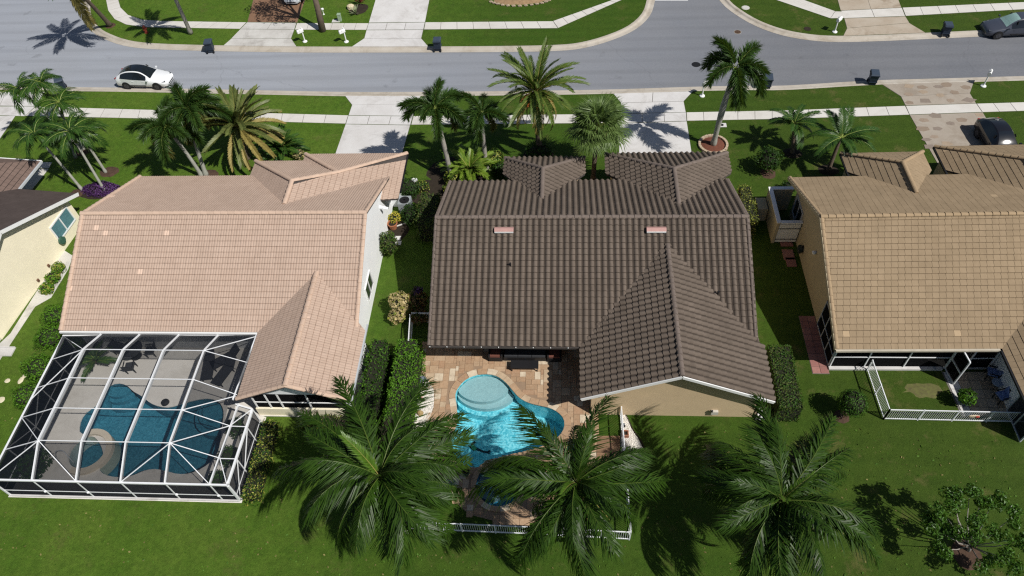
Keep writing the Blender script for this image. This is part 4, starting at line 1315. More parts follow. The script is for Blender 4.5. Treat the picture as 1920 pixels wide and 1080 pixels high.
for j in range(ny):
    for i in range(nx):
        if occ[i, j]: continue
        opts = [(3, 3), (2, 3), (3, 2), (2, 2), (2, 2), (4, 2)]
        rt.shuffle(opts)
        for a, b in opts + [(2, 1), (1, 2), (1, 1)]:
            if i + a <= nx and j + b <= ny and not occ[i:i + a, j:j + b].any(): break
        occ[i:i + a, j:j + b] = True
        x0, y0 = gx0 + i * cell, gy0 + j * cell
        x1, y1 = x0 + a * cell, y0 + b * cell
        cs = [(x0, y0), (x1, y0), (x1, y1), (x0, y1)]
        mid = ((x0 + x1) / 2, (y0 + y1) / 2)
        if not all(inside(c, PATIO) for c in cs):
            if not inside(mid, PATIO): continue
        if any(inside(c, k) for k in keep_out for c in cs + [mid]): continue
        tiles.append((x0, y0, x1, y1))
tm = {}
tiles.sort(key=lambda t: -(t[1] > 15.5) * 1000 - t[1])
restb = MB()
for k, (x0, y0, x1, y1) in enumerate(tiles):
    w, h = round(x1 - x0, 2), round(y1 - y0, 2)
    if k < 300:
        if (w, h) not in tm:
            mb = MB().box((0, 0, .01), (w - .018, h - .018, .02))
            me = bpy.data.meshes.new('patio_stone'); me.from_pydata(mb.v, [], mb.f); me.materials.append(TRAV)
            tm[(w, h)] = me
        o = link('patio_stone', tm[(w, h)], patio)
        o.location = ((x0 + x1) / 2, (y0 + y1) / 2, .012 + rt.uniform(-.003, .003))
    else:
        restb.box(((x0 + x1) / 2, (y0 + y1) / 2, .022), (w - .018, h - .018, .02))
if restb.v:
    restb.build('patio_stone_field', TRAV, patio)['kind'] = 'stuff'
def coping(root, loop, w, z, step, mat_, name='coping_stone'):
    loop = [Vector(p) for p in loop]
    per = [(loop[(i + 1) % len(loop)] - loop[i]).length for i in range(len(loop))]
    tot = sum(per); n = max(8, round(tot / step))
    def at(s):
        s %= tot
        for i, l in enumerate(per):
            if s <= l: 
                d = (loop[(i + 1) % len(loop)] - loop[i]).normalized()
                return loop[i] + d * s, Vector((d.y, -d.x))
            s -= l
        return loop[0], Vector((1, 0))
    for k in range(n):
        s0, s1 = tot * k / n + .008, tot * (k + 1) / n - .008
        a, na = at(s0); m, nm = at((s0 + s1) / 2); b, nb = at(s1)
        poly = [a, m, b, b + nb * w, m + nm * w, a + na * w]
        MB().prism([tuple(q) for q in poly], z - .06, z + random.uniform(-.002, .002)).build(name, mat_, root)
coping(p1, offset_loop(POOL, -.02), .34, .043, .5, TRAV)
coping(p2, offset_loop(SPA, -.02), .26, .07, .42, TRAV)

# pebble beds
def pebble_bed(px_list, n, seed):
    poly = smooth_loop([g(*q) for q in px_list], 3)
    rr = random.Random(seed)
    mb = MB().prism(poly, -.03, .02)
    xs = [p[0] for p in poly]; ys = [p[1] for p in poly]
    k = 0
    while k < n:
        x, y = rr.uniform(min(xs), max(xs)), rr.uniform(min(ys), max(ys))
        if not inside((x, y), poly): continue
        k += 1
        r = rr.uniform(.025, .055)
        a = rr.uniform(0, 3)
        vs = [(x + r * math.cos(a), y + r * math.sin(a), .02), (x + r * math.cos(a + 2.1), y + r * math.sin(a + 2.1), .02), (x + r * math.cos(a + 4.2), y + r * math.sin(a + 4.2), .02), (x, y, .02 + r * .9)]
        mb.add(vs, [(0, 1, 3), (1, 2, 3), (2, 0, 3)])
    return struct('white_pebbles', mb, GRAVEL_W, kind='stuff')
pebble_bed([(783, 703), (800, 710), (812, 730), (813, 760), (803, 790), (800, 815), (775, 812), (767, 790), (775, 760), (778, 730)], 2600, 1)
pebble_bed([(1168, 779), (1176, 782), (1184, 805), (1198, 826), (1206, 845), (1204, 865), (1190, 872), (1170, 872), (1164, 830)], 2200, 2)
# edging of the pebble bed on the lawn side
eb = smooth_path([(*g(*q), .02) for q in ((1173, 778), (1180, 792), (1188, 808), (1200, 824), (1208, 844), (1206, 868))], 4)
struct('bed_edging', MB().tube(eb, .04, 5), SOIL)

def rock(px, py, r, m, label, seed, z=.05):
    c = g(px, py)
    return set_props(MB().blob((*c, r * .4 + z - .05), (r, r * .8, r * .7), seed, .2, 2).build('rock', m), label, 'rock')
GREY_ROCK = mat('blue_grey_rock', (.12, .15, .19), .8, .3, 4)
rock(792, 713, .24, GREY_ROCK, 'blue grey rock at the top of the pebble bed by the hedge', 4)
rock(659, 16, .36, mat('cream_rock', (.62, .52, .36), .8, .2, 3), 'large cream rock in the dark planting bed across the road', 5)
rock(794, 729, .15, mat('ochre_rock', (.30, .22, .10), .8, .3, 4), 'small ochre rock in the white pebble bed by the pool', 6)
rock(660 + 128, 776, .2, bpy.data.materials['ochre_rock'], 'brown rock at the lower end of the pebble bed by the hedge', 7)
# small garden figures on the pebbles
def figure(px, py, label, m1, m2, s=1.0):
    t = thing('garden_ornament', label, 'ornament', (*g(px, py), .02))
    MB().lathe([(.10 * s, 0), (.12 * s, .06 * s), (.07 * s, .2 * s), (.05 * s, .26 * s)], (0, 0, 0), 10).build('body', m1, t, local=True)
    MB().blob((0, 0, .32 * s), (.07 * s, .07 * s, .08 * s), 3, .05, 1).build('head', m2, t, local=True)
    return t
figure(793, 751, 'dark garden figure with pale top on the white pebbles left of the pool', BLACK, mat('pink_ceramic', (.6, .36, .34), .5))
figure(1169, 800, 'small dark ornament on the pebbles beside the white fence', BLACK, GREY_ROCK, .8)
# square fire-brick planter
t = thing('square_planter', 'small brick coloured square planter on the white pebbles by the fence', 'planter', (*g(1172, 816), .02))
sq = MB()
for dx, dy, sx_, sy_ in ((-.14, 0, .05, .33), (.14, 0, .05, .33), (0, -.14, .23, .05), (0, .14, .23, .05)): sq.box((dx, dy, .12), (sx_, sy_, .24))
sq.build('box', mat('brick_red', (.30, .13, .08), .8), t, local=True)
MB().box((0, 0, .14), (.23, .23, .04)).build('soil', SOIL, t, local=True)

# boarded strip beside the fence
wd = thing('wooden_deck', 'brown boarded deck strip between the pool palm and the white fence', 'deck', (*g(1142, 830), 0))
wa, wb_, wc, wd_ = [Vector((*g(*q), 0)) for q in ((1120, 818), (1162, 818), (1163, 868), (1118, 868))]
for k in range(14):
    t0, t1 = k / 14, (k + 1) / 14 - .008
    a, b = wa.lerp(wd_, t0), wb_.lerp(wc, t0); c, d = wb_.lerp(wc, t1), wa.lerp(wd_, t1)
    MB().prism([(p.x, p.y) for p in (a, b, c, d)], 0, .05).build('board', WOOD, wd)

# ================================================================== SCREEN CAGE over the second pool
deck2 = sheet('pool_deck', [(-27.75, 13.78), (-15.72, 13.78), (-15.72, 18.5), (-16.1, 18.6), (-16.1, 22.86), (-27.3, 22.86), (-27.75, 22.5)], [offset_loop(POOL2, .03), offset_loop(SPA2, .03)], .014, CONC_DECK, skirt=.05)
p3, POOL2 = pool('swimming_pool', 'dark blue freeform pool under the white screen cage', POOL2, MOTTLE2, W2)
p4, SPA2 = pool('spa', 'round spa with raised pale rim inside the white screen cage', SPA2, MOTTLE2, W2, depth=.9, wl=.0, rim=.12)
coping(p3, offset_loop(POOL2, -.02), .20, .034, .6, CONC_DECK)
ring = MB()
for k in range(26):
    a0, a1 = -2.0 + k * .155, -2.0 + (k + 1) * .155
    r0, r1 = SPA2_R - .02, SPA2_R + .30
    ring.prism([(SPA2_C.x + r * math.cos(a), SPA2_C.y + r * math.sin(a)) for r, a in ((r0, a0), (r1, a0), (r1, a1), (r0, a1))], -.8, .2)
ring.build('raised_rim', mat('cream_coping', (.62, .55, .44), .8, .1, 3), p4)
ring2 = MB()
for k in range(15):
    a0, a1 = 2.03 + k * .15, 2.03 + (k + 1) * .15
    r0, r1 = SPA2_R - .02, SPA2_R + .12
    ring2.prism([(SPA2_C.x + r * math.cos(a), SPA2_C.y + r * math.sin(a)) for r, a in ((r0, a0), (r1, a0), (r1, a1), (r0, a1))], -.8, .1)
ring2.build('low_rim', CONC_DECK, p4)
# steps in the right end of the second pool
for k, (r_s, z_) in enumerate(((.75, -.25), (1.05, -.5), (1.35, -.8))):
    MB().prism(clip_in(disc(*G2(405, 765, -.2), r_s, r_s, 28), offset_loop(POOL2, -.02)), -1.29, z_).build('step', MOTTLE2, p3)
    MB().prism(clip_in(disc(*G2(222, 728, -.2), r_s, r_s * .7, 28), offset_loop(POOL2, -.02)), -1.29, z_).build('step', MOTTLE2, p3)

cg = thing('pool_cage', 'large white framed screen cage over the dark blue pool', 'screen cage', (-21.7, 18, 0))
ZL, ZT = 1.80, 2.62
XP = [-27.65, -25.47, -23.27, -21.05, -18.85]
XQ, XE = -16.68, -15.82
YP = [20.9, 19.13, 17.37, 15.58]
YN, YH = 13.9, 22.3
BIG = (.075, .16)
def beam(p, q, name='beam', w=.065, h=.15, m=ALU): return MB().bar(p, q, w, h).build(name, m, cg)
def scr(*pts):
    zs = [p[2] for p in pts]
    return MB().panel(list(pts), (0, 0, .006)).build('screen_panel', SCREEN_W if max(zs) - min(zs) > .35 else SCREEN, cg)
# rails
beam((XP[0], YN, ZL), (XE, YN, ZL), 'rail', .085, .09)
beam((XP[0], YN + .06, ZL), (XP[0], YH, ZL), 'rail', .10, .12)
beam((XE, YN + .06, ZL), (XE + .1, 17.95, ZL), 'rail', .10, .12)
beam((XE + .1, 17.95, ZL), (XQ, 18.2, ZL + .05), 'rail', .08, .10)
beam((XQ, 18.25, 2.2), (XQ + .15, YH, 2.2), 'rail', .07, .10)
beam((XP[0], YH, ZL + .1), (XQ + .15, YH, 2.12), 'rail', .08, .10)
# front wall
for x in XP + [XQ, XE]:
    w = .10 if x in (XP[0], XE) else .055
    MB().bar((x, YN, .02), (x, YN, ZL - .06), w, w).build('post', ALU, cg)
beam((XP[0], YN, .62), (XE, YN, .62), 'chair_rail', .04, .05, ALU)
beam((XP[0], YN - .02, .06), (XE, YN - .02, .06), 'base_rail', .12, .09, CONC)
xs = XP + [XQ, XE]
for a, b in zip(xs[:-1], xs[1:]):
    MB().panel([(a, YN, .1), (b, YN, .1), (b, YN, ZL), (a, YN, ZL)], (0, .006, 0)).build('screen_panel', SCREEN_W, cg)
for x in (XP[1], XP[2], XQ - 2.1, XQ):
    MB().lathe([(.07, 0), (.07, .06), (.03, .09)], (x, YN - .03, .62), 8).build('bracket', ALU, cg)
# side walls
yl = [YN, 15.58, 17.37, 19.13, 20.9, YH]
for a, b in zip(yl[:-1], yl[1:]):
    MB().panel([(XP[0], a, .1), (XP[0], b, .1), (XP[0], b, ZL), (XP[0], a, ZL)], (.006, 0, 0)).build('screen_panel', SCREEN_W, cg)
for y in yl[1:]: MB().bar((XP[0], y, .02), (XP[0], y, ZL - .06), .055, .055).build('post', ALU, cg)
beam((XP[0], YN, .62), (XP[0], YH, .62), 'chair_rail', .04, .05, ALU)
beam((XP[0], 17.37, .65), (XP[0], 19.13, 1.75), 'brace', .045, .045, ALU)
beam((XP[0], 15.58, 1.75), (XP[0], 17.37, .65), 'brace', .045, .045, ALU)
yr = [YN, 15.25, 16.95, 17.95]
for a, b in zip(yr[:-1], yr[1:]):
    xa, xb = XE + .1 * (a - YN) / 4.05, XE + .1 * (b - YN) / 4.05
    MB().panel([(xa, a, .1), (xb, b, .1), (xb, b, ZL), (xa, a, ZL)], (.006, 0, 0)).build('screen_panel', SCREEN_W, cg)
    MB().bar((xb, b, .02), (xb, b, ZL - .06), .055, .055).build('post', ALU, cg)
beam((XE, YN, .62), (XE + .1, 17.95, .62), 'chair_rail', .04, .05, ALU)
beam((XE, YN + .05, .1), (XE + .05, 15.3, 1.75), 'brace', .045, .045, ALU)
beam((XE + .05, 15.3, .65), (XE + .09, 16.95, 1.75), 'brace', .045, .045, ALU)
# roof frame: four trusses back to front, purlins across
for x in XP[1:]:
    beam((x, YP[0], ZT), (x, YP[3], ZT), 'beam', .05, .24)
    beam((x, YP[3], ZT), (x, YN + .03, ZL + .03), 'beam', .05, .2)
    beam((x + .15, YH, ZL + .25), (x, YP[0], ZT), 'beam', .05, .22)
for y in YP:
    beam((XP[1], y, ZT + .06), (XP[4], y, ZT + .06), 'purlin', .036, .04)
    beam((XP[1], y, ZT + .05), (XP[0], y - .12, ZL + .03), 'purlin', .036, .04)
rgt = [(20.45, 2.28), (18.55, 2.2), (16.95, ZL + .08), (15.22, ZL + .06)]
for y, (y2, z2) in zip(YP, rgt):
    beam((XP[4], y, ZT + .05), (XQ + (.12 if y2 > 18 else .15), y2, z2), 'purlin', .036, .04)
for y2, z2 in rgt[2:]: beam((XQ + .15, y2, z2), (XE + .05, y2, ZL + .05), 'purlin', .036, .04)
beam((XQ + .2, 18.2, ZL + .08), (XQ, YN, ZL + .03), 'beam', .05, .16)
diag = [((XP[1], YP[0], ZT), (XP[0], YH, ZL)), ((XP[1], YP[0], ZT), (XP[0], YP[2] + .9, ZL)), ((XP[1], YP[3], ZT), (XP[0], YP[2] - .1, ZL)), ((XP[1], YP[3], ZT), (XP[0], YN, ZL)),
        ((XP[1], YP[3], ZT), (XP[2], YN, ZL)), ((XP[4], YP[3], ZT), (XP[3], YN, ZL)), ((XP[4], YP[3], ZT), (XQ, YN, ZL)), ((XP[4], YP[3], ZT), (XQ + .15, 16.95, ZL + .08)),
        ((XP[4], YP[0], ZT), (XQ + .1, YH - .2, 2.2)), ((XP[4], YP[2], ZT), (XQ + .1, 18.45, 2.2)), ((XQ + .15, 16.95, ZL + .1), (XE + .1, 17.9, ZL + .04)), ((XQ + .14, 15.22, ZL + .1), (XE, YN, ZL + .04))]
for p, q in diag: beam(Vector(p) + Vector((0, 0, .05)), Vector(q) + Vector((0, 0, .05)), 'brace', .034, .036)
# roof screens
for i in range(1, 4):
    for j in range(3):
        scr((XP[i], YP[j], ZT + .02), (XP[i + 1], YP[j], ZT + .02), (XP[i + 1], YP[j + 1], ZT + .02), (XP[i], YP[j + 1], ZT + .02))
    scr((XP[i], YP[3], ZT + .02), (XP[i + 1], YP[3], ZT + .02), (XP[i + 1], YN, ZL + .02), (XP[i], YN, ZL + .02))
    scr((XP[i], YP[0], ZT + .02), (XP[i + 1], YP[0], ZT + .02), (XP[i + 1] + .15, YH, ZL + .27), (XP[i] + .15, YH, ZL + .27))
for j in range(3):
    scr((XP[1], YP[j], ZT + .02), (XP[1], YP[j + 1], ZT + .02), (XP[0], YP[j + 1], ZL + .02), (XP[0], YP[j], ZL + .02))
scr((XP[1], YP[0], ZT + .02), (XP[0], YP[0], ZL + .02), (XP[0], YH, ZL + .1), (XP[1] + .15, YH, ZL + .2))
scr((XP[1], YP[3], ZT + .02), (XP[0], YP[3], ZL + .02), (XP[0], YN, ZL + .02), (XP[1], YN, ZL + .02))
for j in range(3):
    scr((XP[4], YP[j], ZT + .02), (XP[4], YP[j + 1], ZT + .02), (XQ + .15, rgt[j + 1][0], rgt[j + 1][1]), (XQ + .15, rgt[j][0], rgt[j][1]))
scr((XP[4], YP[3], ZT + .02), (XQ + .15, rgt[3][0], rgt[3][1]), (XQ, YN, ZL + .02), (XP[4], YN, ZL + .02))
scr((XP[4], YP[0], ZT + .02), (XQ + .15, rgt[0][0], rgt[0][1]), (XQ + .1, YH, 2.2), (XP[4] + .15, YH, ZL + .27))
scr((XQ + .2, 18.1, ZL + .05), (XE + .1, 17.9, ZL + .03), (XE, YN, ZL + .02), (XQ, YN, ZL + .02))

# furniture in the cage
FAB_D = mat('charcoal_fabric', (.035, .037, .042), .8, .2, 4)
def lounger(px, py, rz, label):
    t = thing('lounge_chair', label, 'lounge chair', (*g(px, py), .014), 'lounge chairs beside the screened pool', rz)
    MB().box((0, -.35, .32), (.6, 1.2, .05)).build('seat', FAB_D, t, local=True)
    MB().panel([(-.3, .25, .32), (.3, .25, .32), (.3, .75, .72), (-.3, .75, .72)], (0, .03, -.03)).build('backrest', FAB_D, t, local=True)
    for sx in (-.28, .28):
        for y in (-.85, .2): MB().bar((sx, y, 0), (sx, y, .3), .04, .04).build('leg', BLACK, t, local=True)
        MB().bar((sx, -.95, .3), (sx, .26, .3), .04, .05).build('side_rail', BLACK, t, local=True)
    return t
lounger(396, 690, .15, 'dark lounge chair nearest the screened pool, seen through the cage')
lounger(428, 700, -.35, 'dark lounge chair nearest the pink roof wing inside the cage')
lounger(430, 676, -.9, 'dark lounge chair turned sideways at the back of the cage')
t = thing('round_table', 'dark round patio table inside the screen cage', 'table', (*g(256, 668), .014))
MB().lathe([(.62, .70), (.64, .72), (.62, .74)], (0, 0, 0), 22).build('tabletop', FAB_D, t, local=True)
MB().lathe([(.05, .02), (.05, .7)], (0, 0, 0), 8).build('pedestal', BLACK, t, local=True)
MB().lathe([(.32, 0), (.3, .03)], (0, 0, 0), 14).build('base', BLACK, t, local=True)
def patio_chair(loc, rz, label, cush=None, group=None, name='patio_chair'):
    t = thing(name, label, 'chair', loc, group, rz)
    MB().box((0, 0, .42), (.5, .5, .05)).build('seat', FAB_D, t, local=True)
    MB().panel([(-.25, .24, .44), (.25, .24, .44), (.25, .34, .88), (-.25, .34, .88)], (0, .04, 0)).build('backrest', FAB_D, t, local=True)
    for x in (-.22, .22):
        for y in (-.22, .22): MB().bar((x, y, 0), (x, y, .4), .04, .04).build('leg', BLACK, t, local=True)
        MB().bar((x * 1.2, -.22, .62), (x * 1.2, .28, .62), .05, .04).build('armrest', BLACK, t, local=True)
    if cush:
        MB().box((0, -.02, .49), (.48, .46, .09)).build('cushion', cush, t, local=True)
        MB().panel([(-.23, .18, .54), (.23, .18, .54), (.23, .27, .9), (-.23, .27, .9)], (0, .05, 0)).build('back_cushion', cush, t, local=True)
    return t
tc = Vector(g(256, 668))
where = ['on its left', 'behind it', 'on its right', 'in front of it']
for k, a in enumerate((2.9, 1.3, .15, -1.4)):
    patio_chair((tc.x + .95 * math.cos(a), tc.y + .95 * math.sin(a), .014), a - PI / 2, 'dark chair at the round table in the cage, ' + where[k], None, 'chairs at the round table in the cage')
# handrail at the spa
hrail = MB().tube(smooth_path([(*g(140, 869), .02), (*g(139, 866), .55), (*g(132, 858), .8), (*g(118, 860), .75), (*g(109, 866), .02)], 4), .022, 6)
one('handrail', 'curved grey metal handrail beside the screened spa', 'handrail', hrail, ALU_GREY, smooth=True)
one('pool_float', 'small black chlorine float case on the edge of the screened pool', 'float', MB().lathe([(.16, .04), (.22, .1), (.2, .2), (.1, .24)], (*g(312, 757), .02), 12), BLACK)

# ================================================================== FENCES
pk = {}
def fence(name, label, pts, h, parent_loc, spacing=.10, post_step=1.8, m=ALU, group=None):
    t = thing(name, label, 'fence', (*pts[0], 0), group)
    key = h
    if key not in pk:
        mb = MB().box((0, 0, h / 2 - .02), (.016, .016, h - .16))
        me = bpy.data.meshes.new('picket'); me.from_pydata(mb.v, [], mb.f); me.materials.append(ALU)
        pk[key] = me
    for a, b in zip(pts[:-1], pts[1:]):
        a, b = Vector((*a, 0)), Vector((*b, 0))
        L = (b - a).length
        n = max(1, round(L / post_step))
        for i in range(n + 1):
            p = a.lerp(b, i / n)
            pm = MB().box((p.x, p.y, h / 2 + .01), (.055, .055, h + .02)).build('post', m, t)
        d = (b - a).normalized() * .03
        for z in (h - .03, .11): MB().bar(a + d + Vector((0, 0, z)), b - d + Vector((0, 0, z)), .045, .055).build('rail', m, t)
        k = int(L / spacing)
        for i in range(1, k):
            o = link('picket', pk[key], t)
            p = a.lerp(b, i / k) - Vector((*pts[0], 0))
            o.location = p
    return t
fence('patio_fence', 'white picket fence round the grass patch behind the tan-roofed house', [g(1625, 695), g(1656, 786.5), g(1913.5, 792.5), g(1930, 770)], 1.0, None)
fence('pool_fence', 'low white picket fence along the bottom of the pool yard between two palms', [(-7.9, 12.72), (-1.6, 12.62), (3.0, 12.5)], .95, None)
fence('pool_fence', 'white picket fence right of the pool beside the white pebbles', [(3.02, 12.56), (2.95, 15.7), (2.88, 18.9)], .95, None)
fence('pool_fence', 'white picket fence left of the pool running beside the bright hedge', [(-7.98, 12.8), (-8.35, 20.2), (-8.7, 24.6)], .95, None)
fence('pool_fence', 'short white picket fence behind the croton bushes at the brown roof corner', [(-8.62, 24.75), (-6.7, 24.75)], .95, None)
t = thing('wall_plaque', 'small red and cream ornament hung on the white patio fence', 'ornament', (*g(1818, 789), 0))
MB().blob((0, -.05, .55), (.30, .03, .12), 5, .2, 2).build('wing', mat('cream_ornament', (.6, .5, .36), .6), t, local=True)
MB().blob((.12, -.09, .56), (.11, .03, .09), 6, .1, 1).build('body', mat('red_ornament', (.5, .06, .05), .5), t, local=True)

# patio behind the tan-roofed house
pt = struct('rear_patio', MB().prism([g(1765, 697), g(1960, 697), g(1970, 785), g(1803, 781)], -.03, .01), JOINT)
ox, oy = g(1765, 697); 
A_, B_, C_, D_ = [Vector(g(*q)) for q in ((1768, 698), (1960, 698), (1965, 784), (1806, 780))]
for i in range(9):
    for j in range(5):
        q = [A_.lerp(B_, (i + a) / 9).lerp(D_.lerp(C_, (i + a) / 9), (j + b) / 5) for a, b in ((.02, .03), (.98, .03), (.98, .97), (.02, .97))]
        MB().prism([tuple(v) for v in q], .0, .03 + random.uniform(-.002, .002)).build('paver', CONC if i == 0 else TRAV_PALE, pt)
BLUE = mat('blue_cushion', (.075, .12, .30), .8, .45, 9, col2=(.22, .30, .55))
BLUEW = mat('pale_blue_cushion', (.30, .36, .45), .8, .3, 9)
patio_chair((*g(1854, 708), .03), -1.9, 'dark patio chair with blue cushion nearest the tan house wall', BLUE, 'blue cushioned patio chairs')
patio_chair((*g(1872, 751), .03), -1.3, 'dark patio chair with blue cushion nearest the white fence', BLUE, 'blue cushioned patio chairs')
t = thing('side_table', 'small round table with pale blue cloth between the two blue chairs', 'table', (*g(1862, 727), .03))
MB().lathe([(.26, .46), (.27, .48), (.26, .5)], (0, 0, 0), 16).build('tabletop', BLUEW, t, local=True)
for k in range(3): MB().bar((.05 * math.cos(k * 2.1), .05 * math.sin(k * 2.1), .46), (.22 * math.cos(k * 2.1), .22 * math.sin(k * 2.1), 0), .03, .03).build('leg', BLACK, t, local=True)
patio_chair((*g(1893, 746), .03), 1.3, 'empty dark patio chair beside the wall of the tan house', None)
window(hr, (22.13, 19.6, .05), (0, -1, 0), (0, 0, 1), 1.8, 2.0, (-1, 0, 0), ALU_GREY, GLASS, 2, 1, name='sliding_door')

# seating below the eave of the brown house
ORANGE = mat('orange_cushion', (.15, .055, .04), .8, .2, 6)  # orange darkened to put the eave's shadow into the fabric
t = thing('outdoor_sofa', 'dark outdoor sofa with red orange cushions under the eave of the brown roof', 'sofa', (-2.15, 22.45, .03))
MB().box((0, .1, .2), (2.3, .75, .3)).build('base', BLACK, t, local=True)
for k in (-1, 0, 1): MB().box((k * .75, .08, .41), (.72, .7, .13)).build('seat_cushion', FAB_D, t, local=True)
MB().box((0, .52, .5), (2.3, .12, .7)).build('backrest', BLACK, t, local=True)
def armch(x, lab):
    t = thing('outdoor_armchair', lab, 'armchair', (x, 22.5, .03))
    MB().box((0, 0, .2), (.75, .75, .3)).build('base', BLACK, t, local=True)
    MB().box((0, -.04, .41), (.6, .6, .13)).build('seat_cushion', ORANGE, t, local=True)
    for s in (-.34, .34): MB().box((s, 0, .45), (.09, .75, .22)).build('arm', BLACK, t, local=True)
    MB().box((0, .36, .55), (.75, .1, .6)).build('backrest', BLACK, t, local=True)
armch(-3.75, 'dark armchair with red cushion left of the outdoor sofa')
armch(-.55, 'dark armchair with red cushion right of the outdoor sofa')
t = thing('low_table', 'black low table in front of the outdoor sofa at the patio shade line', 'table', (-2.15, 21.75, .03))
MB().box((0, 0, .34), (1.5, .5, .05)).build('tabletop', BLACK, t, local=True)
for x in (-.68, .68):
    for y in (-.2, .2): MB().bar((x, y, 0), (x, y, .32), .05, .05).build('leg', BLACK, t, local=True)
# striped loungers stored behind the wing
STRIPE = NT('striped_fabric')
pw = STRIPE.n('ShaderNodeTexWave', wave_type='BANDS', bands_direction='X')
pw.inputs['Scale'].default_value = 1.6
STRIPE.l(STRIPE.pos((1, 1.2, 0), .7), pw.inputs['Vector'])
STRIPE.bsdf(STRIPE.mix(STRIPE.math('GREATER_THAN', pw.outputs[0], .5), (.02, .02, .022), (.7, .7, .7)), .8)
t = thing('striped_lounge_pad', 'black and white striped cushion pile between the stucco wall and the clipped hedge', 'lounge pad', (9.98, 19.05, 0))
for j in range(3): MB().box((.03 * j, .03 * j, .07 + .12 * j), (.62, .5, .10)).build('pad', STRIPE.mat, t, local=True)
# flood light on the lawn side is part of the wall above; hose reels on the side walls
def hose_reel(p, nrm, label, m):
    t = thing('hose_reel', label, 'hose reel', p)
    nx_, ny_ = nrm
    ax = Vector((nx_, ny_, 0))
    a, b = Vector((0, 0, 0)) + ax * .06, ax * .26
    MB().tube([a, b], .20, 14).build('reel', m, t, local=True)
    MB().tube([a + ax * .03, b - ax * .03], .26, 14).build('hose', m, t, local=True)
    MB().bar(Vector((0, 0, .3)), Vector((0, 0, -.3)) , .12, .06).build('bracket', BLACK, t, local=True)
    return t
hose_reel((13.93, 29.75, .75), (-1, 0), 'dark hose reel on the beige side wall of the tan-roofed house', mat('dark_hose', (.03, .04, .035), .6))
hq = Vector(FLT((-31.84, 30.4, .8)))
hose_reel(tuple(hq), (1, -.1), 'green hose reel on the cream wall of the left-most house', mat('green_hose', (.05, .12, .085), .6))
for k, (yy, zz, lab) in enumerate(((28.6, .4, 'small brown tap box low on the cream wall, farther one'), (27.4, .4, 'small brown tap box low on the cream wall, nearer one'))):
    one('tap_box', lab, 'tap box', MB().box(FLT((-31.8, yy, zz)), (.09, .14, .18)).box(FLT((-31.74, yy, zz + .05)), (.05, .05, .05)), mat('brown_plastic', (.16, .09, .06), .6) if k == 0 else bpy.data.materials['brown_plastic'])
# air conditioner beside the white wall
t = thing('air_conditioner', 'grey air conditioner unit between the white wall and the hedge', 'air conditioner', (*g(762, 392), 0))
MB().box((0, 0, .42), (.78, .78, .8)).build('cabinet', mat('grey_enamel', (.30, .33, .35), .5, .1, 3), t, local=True)
MB().lathe([(.33, .822), (.33, .835), (.30, .84)], (0, 0, 0), 20).build('fan_grille', BLACK, t, local=True)
for k in range(4): MB().box((0, 0, .85), (.6, .05, .012), rz=k * PI / 4).build('fan_guard', BLACK, t, local=True)
# plant pots
def pot(px, py, r, h, m, label, leaf=None, n=0, lr=.4):
    t = thing('plant_pot', label, 'plant pot', (*g(px, py), .02))
    MB().lathe([(r * .7, 0), (r, h), (r * 1.1, h), (r * 1.1, h + .05), (r * .9, h + .05), (r * .85, h - .04)], (0, 0, 0), 16).build('pot', m, t, local=True)
    MB().lathe([(r * .86, h - .05), (r * .8, h - .02)], (0, 0, 0), 12).build('soil', SOIL, t, local=True)
    return t
TERRA = mat('terracotta', (.36, .14, .07), .8, .15, 4)
pot(738, 428, .30, .42, TERRA, 'round terracotta pot on the paving beside the white wall')
pot(1805, 757, .22, .4, mat('blue_pot', (.04, .05, .12), .4), 'dark blue pot with leafy plant on the pale rear patio')
pot(875, 890, .17, .3, mat('green_pot', (.05, .09, .05), .5), 'small dark green pot beside the round spa')
struct('stepping_stone', MB().prism([g(733, 428), g(752, 420), g(757, 428), g(742, 440), g(730, 452)], -.02, .02), CONC)
for q in ((744, 447), (745, 456)): struct('stepping_stone', MB().box((*g(*q), .01), (.5, .35, .05)), CONC)
for k, (q, sx_, sy_) in enumerate((((14, 714), .38, .3), ((39, 713), .3, .5), ((46, 705), .28, .3), ((2, 750), .4, .4))):
    c_ = g(*q)
    struct('stepping_stone', MB().blob((*c_, .0), (sx_ * .5, sy_ * .5, .035), 80 + k, .12, 2), mat('cream_stepping_stone', (.62, .56, .40), .9) if k == 0 else bpy.data.materials['cream_stepping_stone'])
# bare sandy patch worn in the fenced grass
struct('bare_soil', MB().blob((*g(1724, 733), -.045), (1.15, .62, .052), 91, .35, 3), mat('sandy_soil', (.17, .135, .075), .95, .5, 6, col2=(.10, .11, .03)), kind='stuff')
# white pedestal and low wall by the front corner
t = thing('garden_pedestal', 'white garden pedestal on a low wall at the front corner of the white house', 'pedestal', (*g(780, 352), 0))
MB().lathe([(.26, 0), (.26, .08), (.13, .14), (.12, .6), (.2, .66), (.2, .72)], (0, 0, 0), 12).build('column', WHITE, t, local=True)
one('low_garden_wall', 'low white garden wall at the front corner of the white house', 'wall', MB().bar((*g(752, 357), .16), (*g(782, 356), .16), .25, .32), STUCCO_WHITE)
# kerb edging of the curved bed by the hedge
struct('bed_edging', MB().tube(smooth_path([(*g(*q), .03) for q in ((744, 425), (762, 418), (776, 408), (790, 396))], 4), .06, 5), CONC_GREY)
struct('bed_edging', MB().tube(smooth_path([(*g(*q), .03) for q in ((127, 492), (118, 520), (104, 540), (88, 552), (72, 556))], 4), .06, 5), CONC_GREY)
